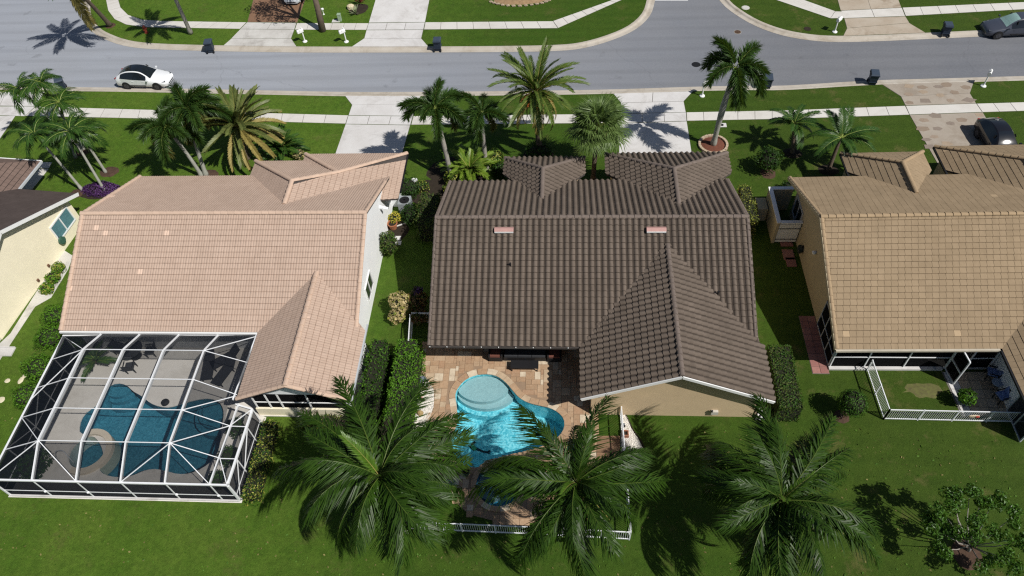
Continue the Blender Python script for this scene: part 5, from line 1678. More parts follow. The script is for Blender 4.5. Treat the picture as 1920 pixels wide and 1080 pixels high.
# tree ring of stones under the tall palm
t = thing('tree_ring', 'ring of cream edging blocks with red mulch round the tall leaning palm', 'tree ring', (*g(1337, 272.5), 0))
for k in range(22):
    a = 2 * PI * k / 22
    MB().box((.92 * math.cos(a), .92 * math.sin(a), .08), (.16, .235, .17), rz=a).build('edging_block', mat('cream_block', (.46, .36, .26), .85, .2, 4) if k == 0 else bpy.data.materials['cream_block'], t, local=True)
MB().lathe([(.86, .02), (.6, .1), (.2, .14)], (0, 0, 0), 20).build('red_mulch', MULCH_RED, t, local=True)

# ================================================================== PLANTS
def leaf_mesh(name, pts, nrm, size, mats, mix=None, seed=0, aspect=.5, core=None):
    """many separate leaves: pts (n,3), nrm (n,3) facing, size (n,)"""
    r = np.random.default_rng(seed)
    n = len(pts)
    d = r.normal(size=(n, 3)); d -= (d * nrm).sum(1)[:, None] * nrm
    d /= np.linalg.norm(d, axis=1)[:, None] + 1e-9
    w = np.cross(nrm, d)
    s = np.asarray(size)[:, None] if np.ndim(size) else np.full((n, 1), size)
    V = np.stack([pts - d * s * .5, pts + w * s * aspect * .5 + nrm * s * .06, pts + d * s * .5, pts - w * s * aspect * .5 + nrm * s * .06], axis=1).reshape(-1, 3)
    mb = MB()
    mb.v = [tuple(x) for x in V]
    mb.f = [[4 * i, 4 * i + 1, 4 * i + 2, 4 * i + 3] for i in range(n)]
    k = r.random(n)
    mb.m = [0] * n
    if mix is not None: mb.m = [int(x < mix) for x in k]
    return mb

def ball_pts(c, rad, n, seed, lump=.18, lo=-.6):
    r = np.random.default_rng(seed)
    d = r.normal(size=(int(n * 1.6), 3)); d /= np.linalg.norm(d, axis=1)[:, None]
    d = d[d[:, 2] > lo][:n]
    ph = r.uniform(0, 6, 4)
    k = 1 + lump * (np.sin(5 * d[:, 0] + ph[0]) * np.sin(4 * d[:, 1] + ph[1]) + np.sin(6 * d[:, 2] + ph[2]) * .5)
    k *= 1 - .28 * r.random(len(d)) ** 2
    p = np.array(c) + d * np.array(rad) * k[:, None]
    nn = d + r.normal(size=d.shape) * .55
    nn /= np.linalg.norm(nn, axis=1)[:, None]
    return p, nn

def box_pts(x0, x1, y0, y1, h, n, seed, rough=.09):
    r = np.random.default_rng(seed)
    ax, ay, az = (y1 - y0) * h, (x1 - x0) * h, (x1 - x0) * (y1 - y0) * 1.3
    w = np.array([ax, ax, ay, ay, az]); w /= w.sum()
    f = r.choice(5, n, p=w)
    u = r.random((n, 3))
    p = np.stack([x0 + (x1 - x0) * u[:, 0], y0 + (y1 - y0) * u[:, 1], h * u[:, 2]], 1)
    nn = np.zeros((n, 3))
    for k, (a, v, s) in enumerate(((0, x0, -1), (0, x1, 1), (1, y0, -1), (1, y1, 1), (2, h, 1))):
        m = f == k
        p[m, a] = v; nn[m, a] = s
    wob = rough * (np.sin(p[:, 0] * 4.1 + 1) + np.sin(p[:, 1] * 3.3) + np.sin(p[:, 2] * 5))[:, None] * .5
    p = p + nn * wob + nn * (r.random((n, 1)) - .7) * rough * 2.2
    nn = nn + r.normal(size=nn.shape) * .55
    nn /= np.linalg.norm(nn, axis=1)[:, None]
    return p, nn

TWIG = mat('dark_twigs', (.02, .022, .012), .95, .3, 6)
def shrub(name, label, cat, c, rad, n, leaf, m, seed, m2=None, mix=.3, group=None, aspect=.5, stem=True, lump=.18):
    """c = centre of the leaf mass, on the ground below it stands the stem"""
    t = thing(name, label, cat, (c[0], c[1], 0), group)
    p, nn = ball_pts(c, rad, n, seed, lump, -.75)
    p[:, 2] = np.maximum(p[:, 2], .03)
    mb = leaf_mesh('foliage', p, nn, np.random.default_rng(seed + 9).uniform(.7, 1.3, len(p)) * leaf, None, mix if m2 else None, seed, aspect)
    core = 2 if m2 else 1
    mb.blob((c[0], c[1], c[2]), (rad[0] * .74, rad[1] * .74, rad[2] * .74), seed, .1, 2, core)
    mb.build('foliage', [m, m2, TWIG] if m2 else [m, TWIG], t)
    if stem: MB().tube([(c[0], c[1], -.02), (c[0] + .03, c[1], max(.08, c[2] * .8))], [.06, .035], 6).build('stem', BARK_DARK, t)
    return t

def hedge(name, label, x0, x1, y0, y1, h, n, leaf, m, seed, m2=None, mix=.3, rough=.09):
    t = thing(name, label, 'hedge', ((x0 + x1) / 2, (y0 + y1) / 2, 0))
    p, nn = box_pts(x0, x1, y0, y1, h, n, seed, rough)
    mb = leaf_mesh('foliage', p, nn, np.random.default_rng(seed + 9).uniform(.7, 1.3, len(p)) * leaf, None, mix if m2 else None, seed)
    core = 2 if m2 else 1
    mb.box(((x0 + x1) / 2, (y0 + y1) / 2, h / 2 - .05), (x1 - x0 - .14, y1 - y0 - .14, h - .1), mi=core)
    mb.build('foliage', [m, m2, TWIG] if m2 else [m, TWIG], t)
    for k in range(3):
        yy = y0 + (y1 - y0) * (k + .5) / 3 if (y1 - y0) > (x1 - x0) else (y0 + y1) / 2
        xx = (x0 + x1) / 2 if (y1 - y0) > (x1 - x0) else x0 + (x1 - x0) * (k + .5) / 3
        MB().tube([(xx, yy, -.02), (xx, yy, h * .6)], .03, 5).build('stem', BARK_DARK, t)
    return t

# ---- fronds
def frond(name, L, n, ll, lw, droop, mats, sweep=58, vee=22, leafdroop=.35, petiole=.14, seed=0, plume=0, rw=.028, taper=.45, curl=1.4, wild=.08, sway=0.0, miss=0.0):
    r = random.Random(seed)
    K = 26
    pts, ang = [Vector((0, 0, 0))], []
    for i in range(K):
        t = (i + .5) / K
        a = -droop * t ** curl
        ang.append(a)
        pts.append(pts[-1] + Vector((math.cos(a) * math.cos(sway * t ** 1.6), math.cos(a) * math.sin(sway * t ** 1.6), math.sin(a))) * (L / K))
    def at(t):
        f = min(t * K, K - 1e-6); i = int(f)
        return pts[i].lerp(pts[i + 1], f - i), ang[i]
    mb = MB()
    mb.tube([at(k / 8)[0] for k in range(8)] + [pts[-1]], [rw * (1 - .85 * k / 8) for k in range(9)], 4, 1, cap=False)
    S, VV = math.radians(sweep), math.radians(vee)
    for i in range(n):
        t = petiole + (1 - petiole) * (i + r.uniform(.2, .8)) / n
        p, a = at(t)
        tan = Vector((math.cos(a), 0, math.sin(a))); up = Vector((-math.sin(a), 0, math.cos(a)))
        q = (t - petiole) / (1 - petiole)
        l = ll * min(1, .5 + 2.2 * q) * (1 - (1 - taper) * q ** 2.5) * r.uniform(.85, 1.1)
        sw = S * (1 - .35 * q) + r.uniform(-wild, wild)
        if plume: angs = [2 * PI * (k + r.random() * .8) / plume + .3 for k in range(plume)]
        else: angs = [VV + r.uniform(-.1, .1) - wild + r.uniform(-wild, wild) * 1.3, PI - VV + r.uniform(-.1, .1) + wild + r.uniform(-wild, wild) * 1.3]
        for th in angs:
            if r.random() < miss: continue
            l = l * r.uniform(1 - wild, 1 + wild * .4)
            side = Vector((0, 1, 0)) * math.cos(th) + up * math.sin(th)
            d = (tan * math.cos(sw) + side * math.sin(sw)).normalized()
            wv = tan.cross(d).cross(d).normalized() * (lw * .5) * (1 - .3 * q)
            dz = Vector((0, 0, -1))
            m1 = p + d * (l * .5) + dz * (l * leafdroop * .18)
            m2 = p + d * (l * .92) + dz * (l * leafdroop * r.uniform(.7, 1.1))
            mb.add([p - wv * .5, p + wv * .5, m1 + wv, m1 - wv, m2], [(0, 1, 2, 3), (3, 2, 4)], 0)
    me = bpy.data.meshes.new(name)
    me.from_pydata(mb.v, [], mb.f)
    for m in mats: me.materials.append(m)
    me.polygons.foreach_set('material_index', mb.m)
    return me

def fan(name, R, n, mats, petiole=.9, seed=0):
    r = random.Random(seed)
    mb = MB().tube([(0, 0, 0), (petiole, 0, -.05)], [.022, .016], 4, 1, cap=False)
    c = Vector((petiole, 0, -.05))
    for k in range(n):
        a = -2.1 + 4.2 * k / (n - 1) + r.uniform(-.04, .04)
        l = R * (1 - .28 * abs(a) / 2.1) * r.uniform(.88, 1.08)
        d = Vector((math.cos(a), math.sin(a), .12 * math.cos(2 * a)))
        w = Vector((-math.sin(a), math.cos(a), 0)) * .035
        m1 = c + d * l * .55
        m2 = c + d * l * .95 + Vector((0, 0, -l * r.uniform(.15, .45)))
        mb.add([c - w * .3, c + w * .3, m1 + w, m1 - w, m2], [(0, 1, 2, 3), (3, 2, 4)], 0)
    me = bpy.data.meshes.new(name)
    me.from_pydata(mb.v, [], mb.f)
    for m in mats: me.materials.append(m)
    me.polygons.foreach_set('material_index', mb.m)
    return me

def palm(name, label, base, crown, trunk, fronds, bark, shaft=None, group=None, bulge=0.0, cat='palm tree', bend=.15, nring=18):
    """base (x,y), crown point (x,y,z); trunk (radius at foot, at top); fronds: (mesh, azimuth, elevation, scale, roll)"""
    b, c = Vector((*base, -.03)), Vector(crown)
    t = thing(name, label, cat, (*base, 0), group)
    pts, rad = [], []
    for i in range(nring):
        s = i / (nring - 1)
        p = b.lerp(c, s)
        lat = Vector((c.x - b.x, c.y - b.y, 0))
        p -= lat * (bend * math.sin(PI * s))
        pts.append(p)
        r = trunk[0] + (trunk[1] - trunk[0]) * s
        if s < .06: r *= 1.25
        r *= 1 + bulge * math.exp(-((s - .5) / .18) ** 2) + .035 * (i % 2)
        rad.append(r)
    if shaft:
        k = int(nring * .8)
        MB().tube(pts[:k + 1], rad[:k + 1], 10).build('trunk', bark, t, smooth=True)
        MB().tube(pts[k:], [trunk[1] * (1.25 - .55 * j / max(1, nring - k - 1)) for j in range(nring - k)], 10).build('crownshaft', shaft, t, smooth=True)
    else:
        MB().tube(pts, rad, 10).build('trunk', bark, t, smooth=True)
    for me, az, el, sc, roll in fronds:
        o = link('frond', me, t)
        o.matrix_local = Matrix.Translation(c - t.location) @ Matrix.Rotation(az, 4, 'Z') @ Matrix.Rotation(-el, 4, 'Y') @ Matrix.Rotation(roll, 4, 'X') @ Matrix.Diagonal((sc, sc, sc, 1))
    return t

def crown(variants, n, el0, el1, sc=1.0, seed=0, jitter=.25, roll=.25, az0=0.0, golden=True):
    r = random.Random(seed)
    out = []
    for i in range(n):
        az = az0 + (i * 2.39996 if golden else 2 * PI * i / n) + r.uniform(-jitter, jitter)
        s = (i + .5) / n
        el = el0 + (el1 - el0) * s ** .8 + r.uniform(-.12, .12)
        out.append((variants[r.randrange(len(variants))], az, el, sc * r.uniform(.80, 1.10) * (1 - .12 * s), r.uniform(-roll, roll)))
    return out

# three tall glossy palms in the foreground
FR = [frond('frond', 4.1, 105, 1.22, .066, d, [L_ROYAL, RACHIS_D], 52, v, .9, .07, k, taper=.40, wild=.30, sway=s, miss=.07) for k, (d, v, s) in enumerate(((.75, 16, .2), (1.05, 2, -.35), (1.4, -12, .45), (.95, 24, -.15), (1.25, -4, .1), (1.6, -14, -.5)))]
FRY = [frond('frond', 3.9, 70, .85, .058, .5, [L_ROYAL_Y, RACHIS_Y], 50, 25, .25, .12, 9)]
FRO = [frond('frond', 4.1, 85, .9, .05, 1.8, [L_ROYAL, RACHIS_Y], 50, -10, 1.0, .12, 12, wild=.3, sway=.4, miss=.2), frond('frond', 4.0, 75, .8, .045, 1.7, [L_DATE_B, RACHIS_Y], 40, -15, 1.0, .12, 13, wild=.3, sway=-.3, miss=.3)]
FYW = frond('frond', 1.5, 60, .45, .05, 1.2, [L_YELLOW, RACHIS_Y], 60, 10, .5, .05, 14)
def big_crown(seed, az0, n=17, old=5, k=1.0):
    return crown(FR, n, -.15, .85, k, seed, .55, .6, az0) + crown(FR[:2], 3, .85, 1.2, .8 * k, seed + 1, .5, .5, az0 + 1) + crown(FRY, 2, 1.1, 1.4, .65 * k, seed + 2, .3, .3, az0 + 2.2) + crown(FRO[:1], old, -.6, -.2, .92 * k, seed + 3, .5, .6, az0 + .4) + crown(FRO[1:], 1 + seed % 2, -.75, -.5, .85, seed + 4, .6, .5, az0 + 3.2)
palm('palm_tree', 'tall dark green palm with arching fronds standing left of the turquoise pool', G2(758, 995), G(712, 893, 6.0), (.24, .15), big_crown(3, .3, 20, 8, 1.03) + [(FR[0], 1.95, .62, 1.12, .2), (FR[3], 1.3, .6, 1.1, -.2), (FR[0], 2.45, .5, 1.1, .1), (FR[3], .75, .45, 1.05, 0), (FR[0], 2.95, .25, 1.1, .2)], BARK_GREY, SHAFT, 'large palms behind the pools')
palm('palm_tree', 'tall dark green palm with arching fronds covering the round spa and lower pool edge', G2(1077, 1003), G(1080, 905, 6.0), (.24, .15), big_crown(13, 1.7, 19, 7, .99) + [(FR[3], 2.9, .25, 1.0, .1)] + [(FYW, -.25, -.35, 1.0, 0), (FYW, -.5, -.5, .9, .4)], BARK_GREY, SHAFT, 'large palms behind the pools')
palm('palm_tree', 'tall dark green palm with arching fronds alone on the lawn right of the stucco gable', G2(1417, 1022), G(1466, 938, 5.2), (.24, .15), big_crown(23, 2.0, 19, 6, 1.03) + [(FR[0], 1.6, .6, 1.05, .1), (FR[0], .8, .5, 1.05, .2)], BARK_GREY, SHAFT, 'large palms behind the pools')

# bushy foxtail palms
FX = [frond('frond', 2.35, 74, .72, .058, d, [L_FOX, RACHIS], 68, 0, .3, .12, 30 + k, plume=8, taper=.7, rw=.03, curl=1.0, wild=.2) for k, d in enumerate((1.5, 1.95))]
FXO = [frond('frond', 2.25, 66, .64, .055, 2.1, [L_FOX_OLD, RACHIS_Y], 66, 0, .4, .14, 35, plume=7, wild=.2, taper=.6, rw=.03, curl=1.0)]
def fox_crown(seed, n=9, sc=1.0, old=2): return crown(FX, n, .25, 1.0, sc, seed, .3, .3) + crown(FXO, old, -.1, .2, sc * .95, seed + 5, .4) + [(FX[0], seed * 1.3, 1.4, sc * .85, 0), (FX[0], seed * 1.3 + 2, 1.0, sc * .95, 0)]
palm('palm_tree', 'foxtail palm with bushy drooping fronds nearest the left driveway edge', G2(847, 338), G(815, 205, 5.3), (.17, .12), fox_crown(1), BARK_GREY, SHAFT, 'palms in front of the brown-roofed house')
palm('palm_tree', 'foxtail palm with bushy drooping fronds between the other foxtail and the date palm', G2(912, 320), G(903, 215, 4.7), (.16, .11), fox_crown(2, 8, .92), BARK_GREY, SHAFT, 'palms in front of the brown-roofed house')
palm('palm_tree', 'tall leaning palm with swollen trunk rising from a ring of red mulch', G2(1337, 273), G(1379, 128, 6.6), (.17, .13), crown(FX, 6, .3, .9, 1.2, 4, .3) + [(FX[0], 2.2, 1.2, 1.0, 0), (FX[1], -1.5, .1, 1.1, 0), (FXO[0], -.6, -.6, .5, 0)], BARK_PALE, SHAFT, bulge=.35)
palm('palm_tree', 'brownish foxtail palm with drooping plumes, taller of the pair behind the pink roof', G2(387, 330), G(352, 205, 4.8), (.15, .11), fox_crown(5, 9, 1.15, 6), BARK_PALE, SHAFT, 'pair of foxtail palms behind the pink roof')
palm('palm_tree', 'foxtail palm with drooping plumes, shorter and further left behind the pink roof', G2(379, 331), G(312, 240, 4.2), (.14, .10), fox_crown(6, 8, 1.05, 5), BARK_PALE, SHAFT, 'pair of foxtail palms behind the pink roof')

# date palms
L_OLIVEPALM = leaf_mat('olive_palm_leaf', (.085, .115, .030), (.15, .175, .05), .45, .3, .2)
DT = [frond('frond', 3.6, 84, .55, .055, d, [L_DATE, RACHIS_Y], 50, 32, .12, .08, 40 + k, taper=.5, curl=1.5) for k, d in enumerate((.6, .9, 1.2))]
DTY = [frond('frond', 3.3, 60, .46, .05, 1.5, [L_DATE_Y, RACHIS_Y], 50, 28, .2, .08, 44, taper=.5)]
DTB = [frond('frond', 2.9, 54, .40, .05, 1.3, [L_DATE_B, RACHIS_Y], 45, 20, .3, .08, 45, taper=.5)]
dp_ = palm('palm_tree', 'date palm with orange fruit stalks and hanging yellow fronds by the street', G2(1011, 287), G(1005, 172, 5.2), (.21, .19), crown(DT, 40, -.1, 1.3, 1.0, 7, .2) + crown(DTY, 16, -.85, -.2, .95, 8, .3) + crown(DTB, 9, -1.15, -.8, .85, 9, .3), BARK_DARK, None, 'palms in front of the brown-roofed house')
cp = Vector(G(1005, 172, 5.2)) - dp_.location
OR = mat('orange_fruit_stalk', (.48, .13, .03), .7, .25, 6)
for k in range(5):
    a = -2.6 + k * .65
    mb = MB()
    for j in range(12):
        b = a + random.uniform(-.3, .3)
        e = cp + Vector((math.cos(b) * random.uniform(.7, 1.15), math.sin(b) * random.uniform(.7, 1.15), random.uniform(-.75, -.25)))
        mb.tube([cp + Vector((math.cos(a) * .15, math.sin(a) * .15, -.05)), cp + Vector((math.cos(b) * .6, math.sin(b) * .6, .05)), e], [.02, .015, .03], 4, cap=False)
    mb.build('fruit_stalk', OR, dp_, local=True)
DL = [frond('frond', 3.4, 125, .50, .085, d, [L_OLIVEPALM, RACHIS_Y], 50, 36, .08, .03, 50 + k, taper=.9, curl=1.5) for k, d in enumerate((.6, .9))]
DLY = [frond('frond', 3.2, 115, .48, .082, 1.0, [L_DATE_Y, RACHIS_Y], 48, 38, .05, .06, 55, taper=.6)]
palm('palm_tree', 'stout date palm with broad olive and yellow fronds behind the pink roof', G2(463, 296), G(447, 238, 2.7), (.26, .25), crown(DL, 34, .0, 1.3, 1.0, 17, .25) + [(DLY[0], a, e, 1.0, .2) for a, e in ((.35, .15), (.1, -.1), (-.25, .05), (-.6, -.1), (-.95, .0), (.6, .3), (-1.3, -.2), (-1.7, -.1))], BARK_DARK, None)

# fan palm
FN = [fan('frond', 1.4, 36, [L_SABAL, RACHIS], 1.15, 60 + k) for k in range(3)]
FNB = [fan('frond', 1.1, 30, [L_DATE_Y, RACHIS_Y], .9, 65)]
palm('palm_tree', 'round headed fan palm with spiky leaves left of the pale driveway', G2(1112, 338), G(1121, 238, 4.3), (.16, .14), crown(FN, 48, -.6, 1.45, 1.0, 13, .3, .3) + crown(FNB, 7, -1.25, -.85, .85, 14, .3), BARK_DARK, None, 'palms in front of the brown-roofed house')

# slender pale-trunked palms at the left
AD = [frond('frond', 1.9, 54, .58, .048, d, [L_ADON, RACHIS], 55, 18, .7, .12, 70 + k, taper=.55, curl=1.1, wild=.22) for k, d in enumerate((1.2, 1.7))]
adg = 'slender palms on the left front lawn'
for k, (b, c, h, lab) in enumerate((
        ((155, 357), (66, 252), 4.4, 'slender pale-trunked palm nearest the roof of the left-most house'),
        ((196, 357), (131, 247), 4.4, 'slender pale-trunked palm standing in the purple ground cover'),
        ((199, 324), (146, 243), 3.6, 'slender pale-trunked palm in the round mulch ring beside the purple plants'),
        ((142, 296), (112, 193), 4.0, 'slender palm with its crown right at the edge of the near pavement'),
        ((154, 283), (36, 168), 4.7, 'slender palm leaning far left with its crown over the white driveway'),
        ((158, 281), (76, 155), 4.9, 'slender palm with its crown beside the dark bin at the kerb'))):
    palm('palm_tree', lab, G2(*b), G(*c, h), (.10, .07), crown(AD, 14, -.1, 1.15, 1.02, 80 + k, .3), BARK_PALE, SHAFT, adg, bend=.05)
# young palms on the right front lawn
YG = [frond('frond', 2.1, 66, .6, .055, d, [L_ADON, RACHIS], 60, 20, .3, .12, 90 + k, taper=.55) for k, d in enumerate((.9, 1.2))]
palm('palm_tree', 'young palm with dark trunk further from the tan roof', G2(1485, 287), G(1489, 232, 2.1), (.13, .10), crown(YG, 13, .0, 1.1, .95, 31, .25), BARK_DARK, None, 'young palms on the right front lawn')
palm('palm_tree', 'young palm with dark trunk leaning beside the tan roof corner', G2(1553, 319), G(1577, 258, 2.5), (.14, .10), [(YG[0], .1, .55, 1.1, 0), (YG[0], 1.1, .75, 1.1, .2), (YG[1], 2.0, .9, 1.0, 0), (YG[1], 2.9, .4, 1.0, .2), (YG[1], -2.5, .3, 1.0, 0), (YG[1], -.3, .25, 1.15, -.2), (YG[0], -1.4, .5, .9, 0), (YG[0], 1.6, 1.2, .9, 0)] + crown(YG, 6, -.1, .6, .9, 33, .4), BARK_DARK, None, 'young palms on the right front lawn')
# street palms whose crowns stand above the frame
SP = [frond('frond', 3.0, 60, .75, .06, d, [L_ADON, RACHIS_Y], 58, 15, .5, .12, 100 + k, taper=.5) for k, d in enumerate((.9, 1.3))]
SPD = frond('frond', 2.6, 50, .6, .05, .5, [L_DATE_Y, RACHIS_Y], 35, 15, .5, .1, 104, taper=.5)
palm('palm_tree', 'street palm with dark leaning trunk at the curved kerb, crown above the frame', G2(207, 48), G(118, -42, 6.6), (.19, .12), crown(SP, 14, .0, 1.0, 1.0, 41, .2) + [(SPD, -1.2, -1.38, 1.75, 0), (SPD, -1.8, -1.42, 1.6, 0), (SPD, -.4, -1.4, 1.65, .6)], BARK_DARK, None, 'street palms across the road', bend=.05)
palm('palm_tree', 'street palm with smooth grey trunk near the red hydrant, crown above the frame', G2(358, 63), G(305, -55, 6.4), (.17, .12), crown(SP, 13, .0, 1.0, .95, 43, .2), BARK_GREY, None, 'street palms across the road', bend=.05)
# small clumping palms
AR = [frond('frond', 1.7, 40, .5, .06, .9, [leaf_mat('yellow_green_palm_leaf', (.10, .19, .015), (.17, .26, .03), .42, .4, .25), RACHIS_Y], 52, 30, .3, .1, 110, taper=.5)]
AR2 = [frond('frond', 1.6, 40, .5, .055, .9, [L_ADON, RACHIS], 52, 30, .3, .1, 112, taper=.5)]
palm('clumping_palm', 'bright yellow green clumping palm between the two foxtail trunks', G2(880, 330), G(880, 322, .35), (.1, .1), crown(AR, 34, .2, 1.35, 1.25, 51, .3), BARK_DARK, None, cat='palm', nring=4)
palm('clumping_palm', 'dense dark green clumping palm at the front corner of the pink roof', G2(533, 292), G(530, 280, .5), (.1, .1), crown(AR2, 34, .2, 1.35, 1.1, 52, .3), BARK_DARK, None, cat='palm', nring=4)
palm('clumping_palm', 'potted palm at the back of the screened pool deck', G2(180, 680), G(180, 676, .7), (.05, .05), crown(AR2, 14, .1, 1.2, .8, 53, .3), BARK_DARK, None, cat='palm', nring=4)

# ---- street tree with its crown above the frame
def clump_tree(name, label, base, tips, leaf, m, seed, bark, trunk_r, group=None, n=150, r=.5, fork=.3):
    b = Vector((*base, 0))
    t = thing(name, label, 'tree', b, group)
    top = sum((Vector(q) for q in tips), Vector((0, 0, 0))) / len(tips)
    fk = b.lerp(Vector((top.x, top.y, top.z)), fork)
    MB().tube([b + Vector((0, 0, -.03)), b.lerp(fk, .5) + Vector((.05, 0, 0)), fk], [trunk_r * 1.25, trunk_r, trunk_r * .85], 9).build('trunk', bark, t, smooth=True)
    for i, q in enumerate(tips):
        q = Vector(q)
        mid = fk.lerp(q, .5) + Vector((random.uniform(-.1, .1), random.uniform(-.1, .1), -.12))
        MB().tube([fk, mid, q], [trunk_r * .5, trunk_r * .32, trunk_r * .12], 6).build('branch', bark, t, smooth=True)
        P_, N_ = [], []
        for k in range(4):
            cc = q + Vector((random.uniform(-1, 1), random.uniform(-1, 1), random.uniform(-.5, .6))) * r * .7
            p, nn = ball_pts(cc, (r * .62, r * .62, r * .5), n // 4, seed + i * 7 + k, .2, -.9)
            P_.append(p); N_.append(nn)
        leaf_mesh('leaf_clump', np.concatenate(P_), np.concatenate(N_), leaf, None, None, seed + i, .42).build('leaf_clump', m, t)
    return t
tb = Vector(G(605, 58))
clump_tree('tree', 'dark trunked street tree between the two white mailboxes', (tb.x, tb.y), [(tb.x + math.cos(a) * rr, tb.y + 1.2 + math.sin(a) * rr, 6.2 + hh) for a, rr, hh in ((0, .3, .8), (.8, 2, 0), (1.9, 1.8, .3), (2.9, 2.2, 0), (4.0, 1.8, .2), (5.2, 2.0, .1), (1.3, 1.0, .9), (3.5, 1.1, .8))], .26, L_TREE, 61, BARK_DARK, .24, n=260, r=1.1, fork=.55)
# frangipani-like tree at the lower right
tips = [G(x, y, h) for x, y, h in ((1786, 925, 3.2), (1818, 922, 3.3), (1862, 938, 3.2), (1768, 960, 2.8), (1835, 968, 3.3), (1902, 968, 3.0), (1752, 992, 2.3), (1786, 1004, 2.5), (1815, 1000, 2.9),
        (1868, 998, 2.9), (1915, 1015, 2.6), (1772, 1030, 1.8), (1880, 1045, 2.2), (1740, 970, 2.4), (1850, 1060, 1.6), (1790, 945, 3.0), (1935, 1000, 2.7), (1905, 1065, 1.8), (1840, 935, 3.2))]
clump_tree('tree', 'small spreading tree with open pale branches at the lower right corner', G2(1815, 1033), tips, .16, L_TREE, 71, BARK_GREY, .07, n=430, r=.42, fork=.22)

# ---- shrubs and hedges
t = thing('topiary_bush', 'round clipped green bush on the lawn left of the white patio fence', 'bush', (*g(1577, 783), 0))
c = G(1599, 756, 1.2)
p, nn = ball_pts(c, (.72, .72, .70), 1500, 5, .05, -.9)
leaf_mesh('foliage', p, nn, .11, None, None, 5).blob(c, (.6, .6, .58), 1, .05, 2, 1).build('foliage', [L_HEDGE, TWIG], t)
for dx in (-.1, .12): MB().tube([(t.location.x, t.location.y, 0), (t.location.x + dx, t.location.y + .05, .4), (c.x + dx, c.y, .8)], [.04, .035, .03], 6).build('stem', BARK_DARK, t)
shrub('shrub', 'dark round shrub on the right front lawn beside the young palms', 'shrub', G(1441, 299, 1.0), (.85, .85, .8), 1300, .15, L_DARK, 12)
hedge('hedge', 'pale variegated hedge along the right front corner of the brown roof', 10.72, 11.5, 31.3, 34.3, 1.6, 2400, .11, L_OLIVE, 13, L_HEDGE_Y, .45)
hedge('hedge', 'clipped olive green hedge beside the right corner of the brown roof', 10.55, 11.75, 18.7, 22.45, 1.45, 5200, .10, L_HEDGE, 14, L_OLIVE, .45, .06)
hedge('hedge', 'dark green hedge along the right side of the pink rear wing', -10.45, -9.55, 16.6, 22.6, 1.5, 4200, .13, L_HEDGE, 15, L_HEDGE_B, .2, .14)
hb = [G(745, 640, 1.5), G(788, 655, 1.5), G(772, 790, 1.5), G(716, 790, 1.5)]
hedge('hedge', 'bright green square hedge left of the travertine pool patio', -9.0, -7.72, 16.9, 22.6, 1.5, 5200, .13, L_HEDGE_B, 16, L_HEDGE, .2, .10)
hedge('hedge', 'low yellow green hedge along the right side of the screen cage', -15.45, -14.75, 13.8, 17.9, .85, 2400, .12, L_HEDGE_Y, 17, L_HEDGE, .5, .12)
hedge('hedge', 'low variegated hedge below the screened porch of the pink wing', -13.5, -11.0, 17.7, 18.35, .7, 1300, .12, L_HEDGE_Y, 18, L_HEDGE, .55, .12)
hedge('hedge', 'olive brown clipped hedge at the front left corner of the brown roof', -9.1, -7.9, 31.0, 33.8, 1.6, 3000, .12, L_OLIVE, 19, L_DARK, .4, .12)
def sh(px, py, z, r, n, leaf, m, seed, label, m2=None, mix=.3, name='shrub', group=None, rz=None, aspect=.5):
    return shrub(name, label, 'shrub', G(px, py, z), (r, r, rz or r * .85), n, leaf, m, seed, m2, mix, group, aspect)
sh(766, 352, .6, .75, 800, .14, L_DARK, 20, 'dark green shrub on the street side of the air conditioner')
sh(772, 402, .5, .7, 800, .14, L_DARK, 21, 'dark green shrub just below the air conditioner')
sh(740, 408, .5, .42, 420, .12, L_YFLOWER, 22, 'yellow flowering shrub at the foot of the white wall', L_HEDGE_Y, .4)
sh(728, 458, .9, .58, 900, .14, L_OLIVE, 23, 'tall loose green shrub growing beside the white wall window', L_HEDGE, .4, rz=.95)
sh(749, 568, .95, .62, 620, .20, L_CROTON, 24, 'cream coloured croton bush at the end of the white fence', L_HEDGE_Y, .15, aspect=.65)
sh(745, 590, .5, .5, 400, .19, L_CROTON, 44, 'lower cream croton bush in front of the taller cream one', L_HEDGE_Y, .15, aspect=.65)
sh(783, 562, .9, .60, 600, .18, L_RED, 25, 'bronze croton bush close to the brown roof edge', L_OLIVE, .3, aspect=.65)
sh(785, 592, .5, .55, 480, .18, L_RED, 45, 'lower bronze croton bush in front of the white picket fence', L_OLIVE, .3, aspect=.65)
sh(783, 546, 1.3, .28, 160, .14, L_PURPLE, 26, 'small purple flowering bush behind the bronze crotons')
for k, (x, y, z, r, lab) in enumerate(((103, 592, .5, .75, 'farthest green shrub of the row beside the screen cage'), (92, 632, .5, .8, 'second green shrub of the row beside the screen cage'),
        (73, 690, .5, .85, 'third green shrub of the row beside the screen cage'), (53, 742, .5, .8, 'nearest green shrub of the row beside the screen cage'))):
    sh(x, y, z, r, 1500, .11, L_HEDGE_B, 30 + k, lab, L_HEDGE, .3, group='shrubs beside the screen cage')
for k, (x, y, r, lab) in enumerate(((110, 503, .42, 'upper yellow green plant in the bed along the cream wall'), (100, 520, .45, 'middle yellow green plant in the bed along the cream wall'), (88, 540, .42, 'lowest yellow green plant in the bed along the cream wall'))):
    sh(x, y, .3, r, 380, .15, L_HEDGE_B, 36 + k, lab, L_HEDGE_Y, .35, group='plants along the cream wall')
gc = thing('ground_cover', 'deep purple ground cover round the foot of a slender palm', 'ground cover', (*g(190, 357), 0))
p, nn = ball_pts((*g(190, 357), .08), (1.35, .75, .34), 1800, 40, .1, -.1)
leaf_mesh('foliage', p, nn, .12, None, None, 40).build('foliage', L_PURPLE, gc)
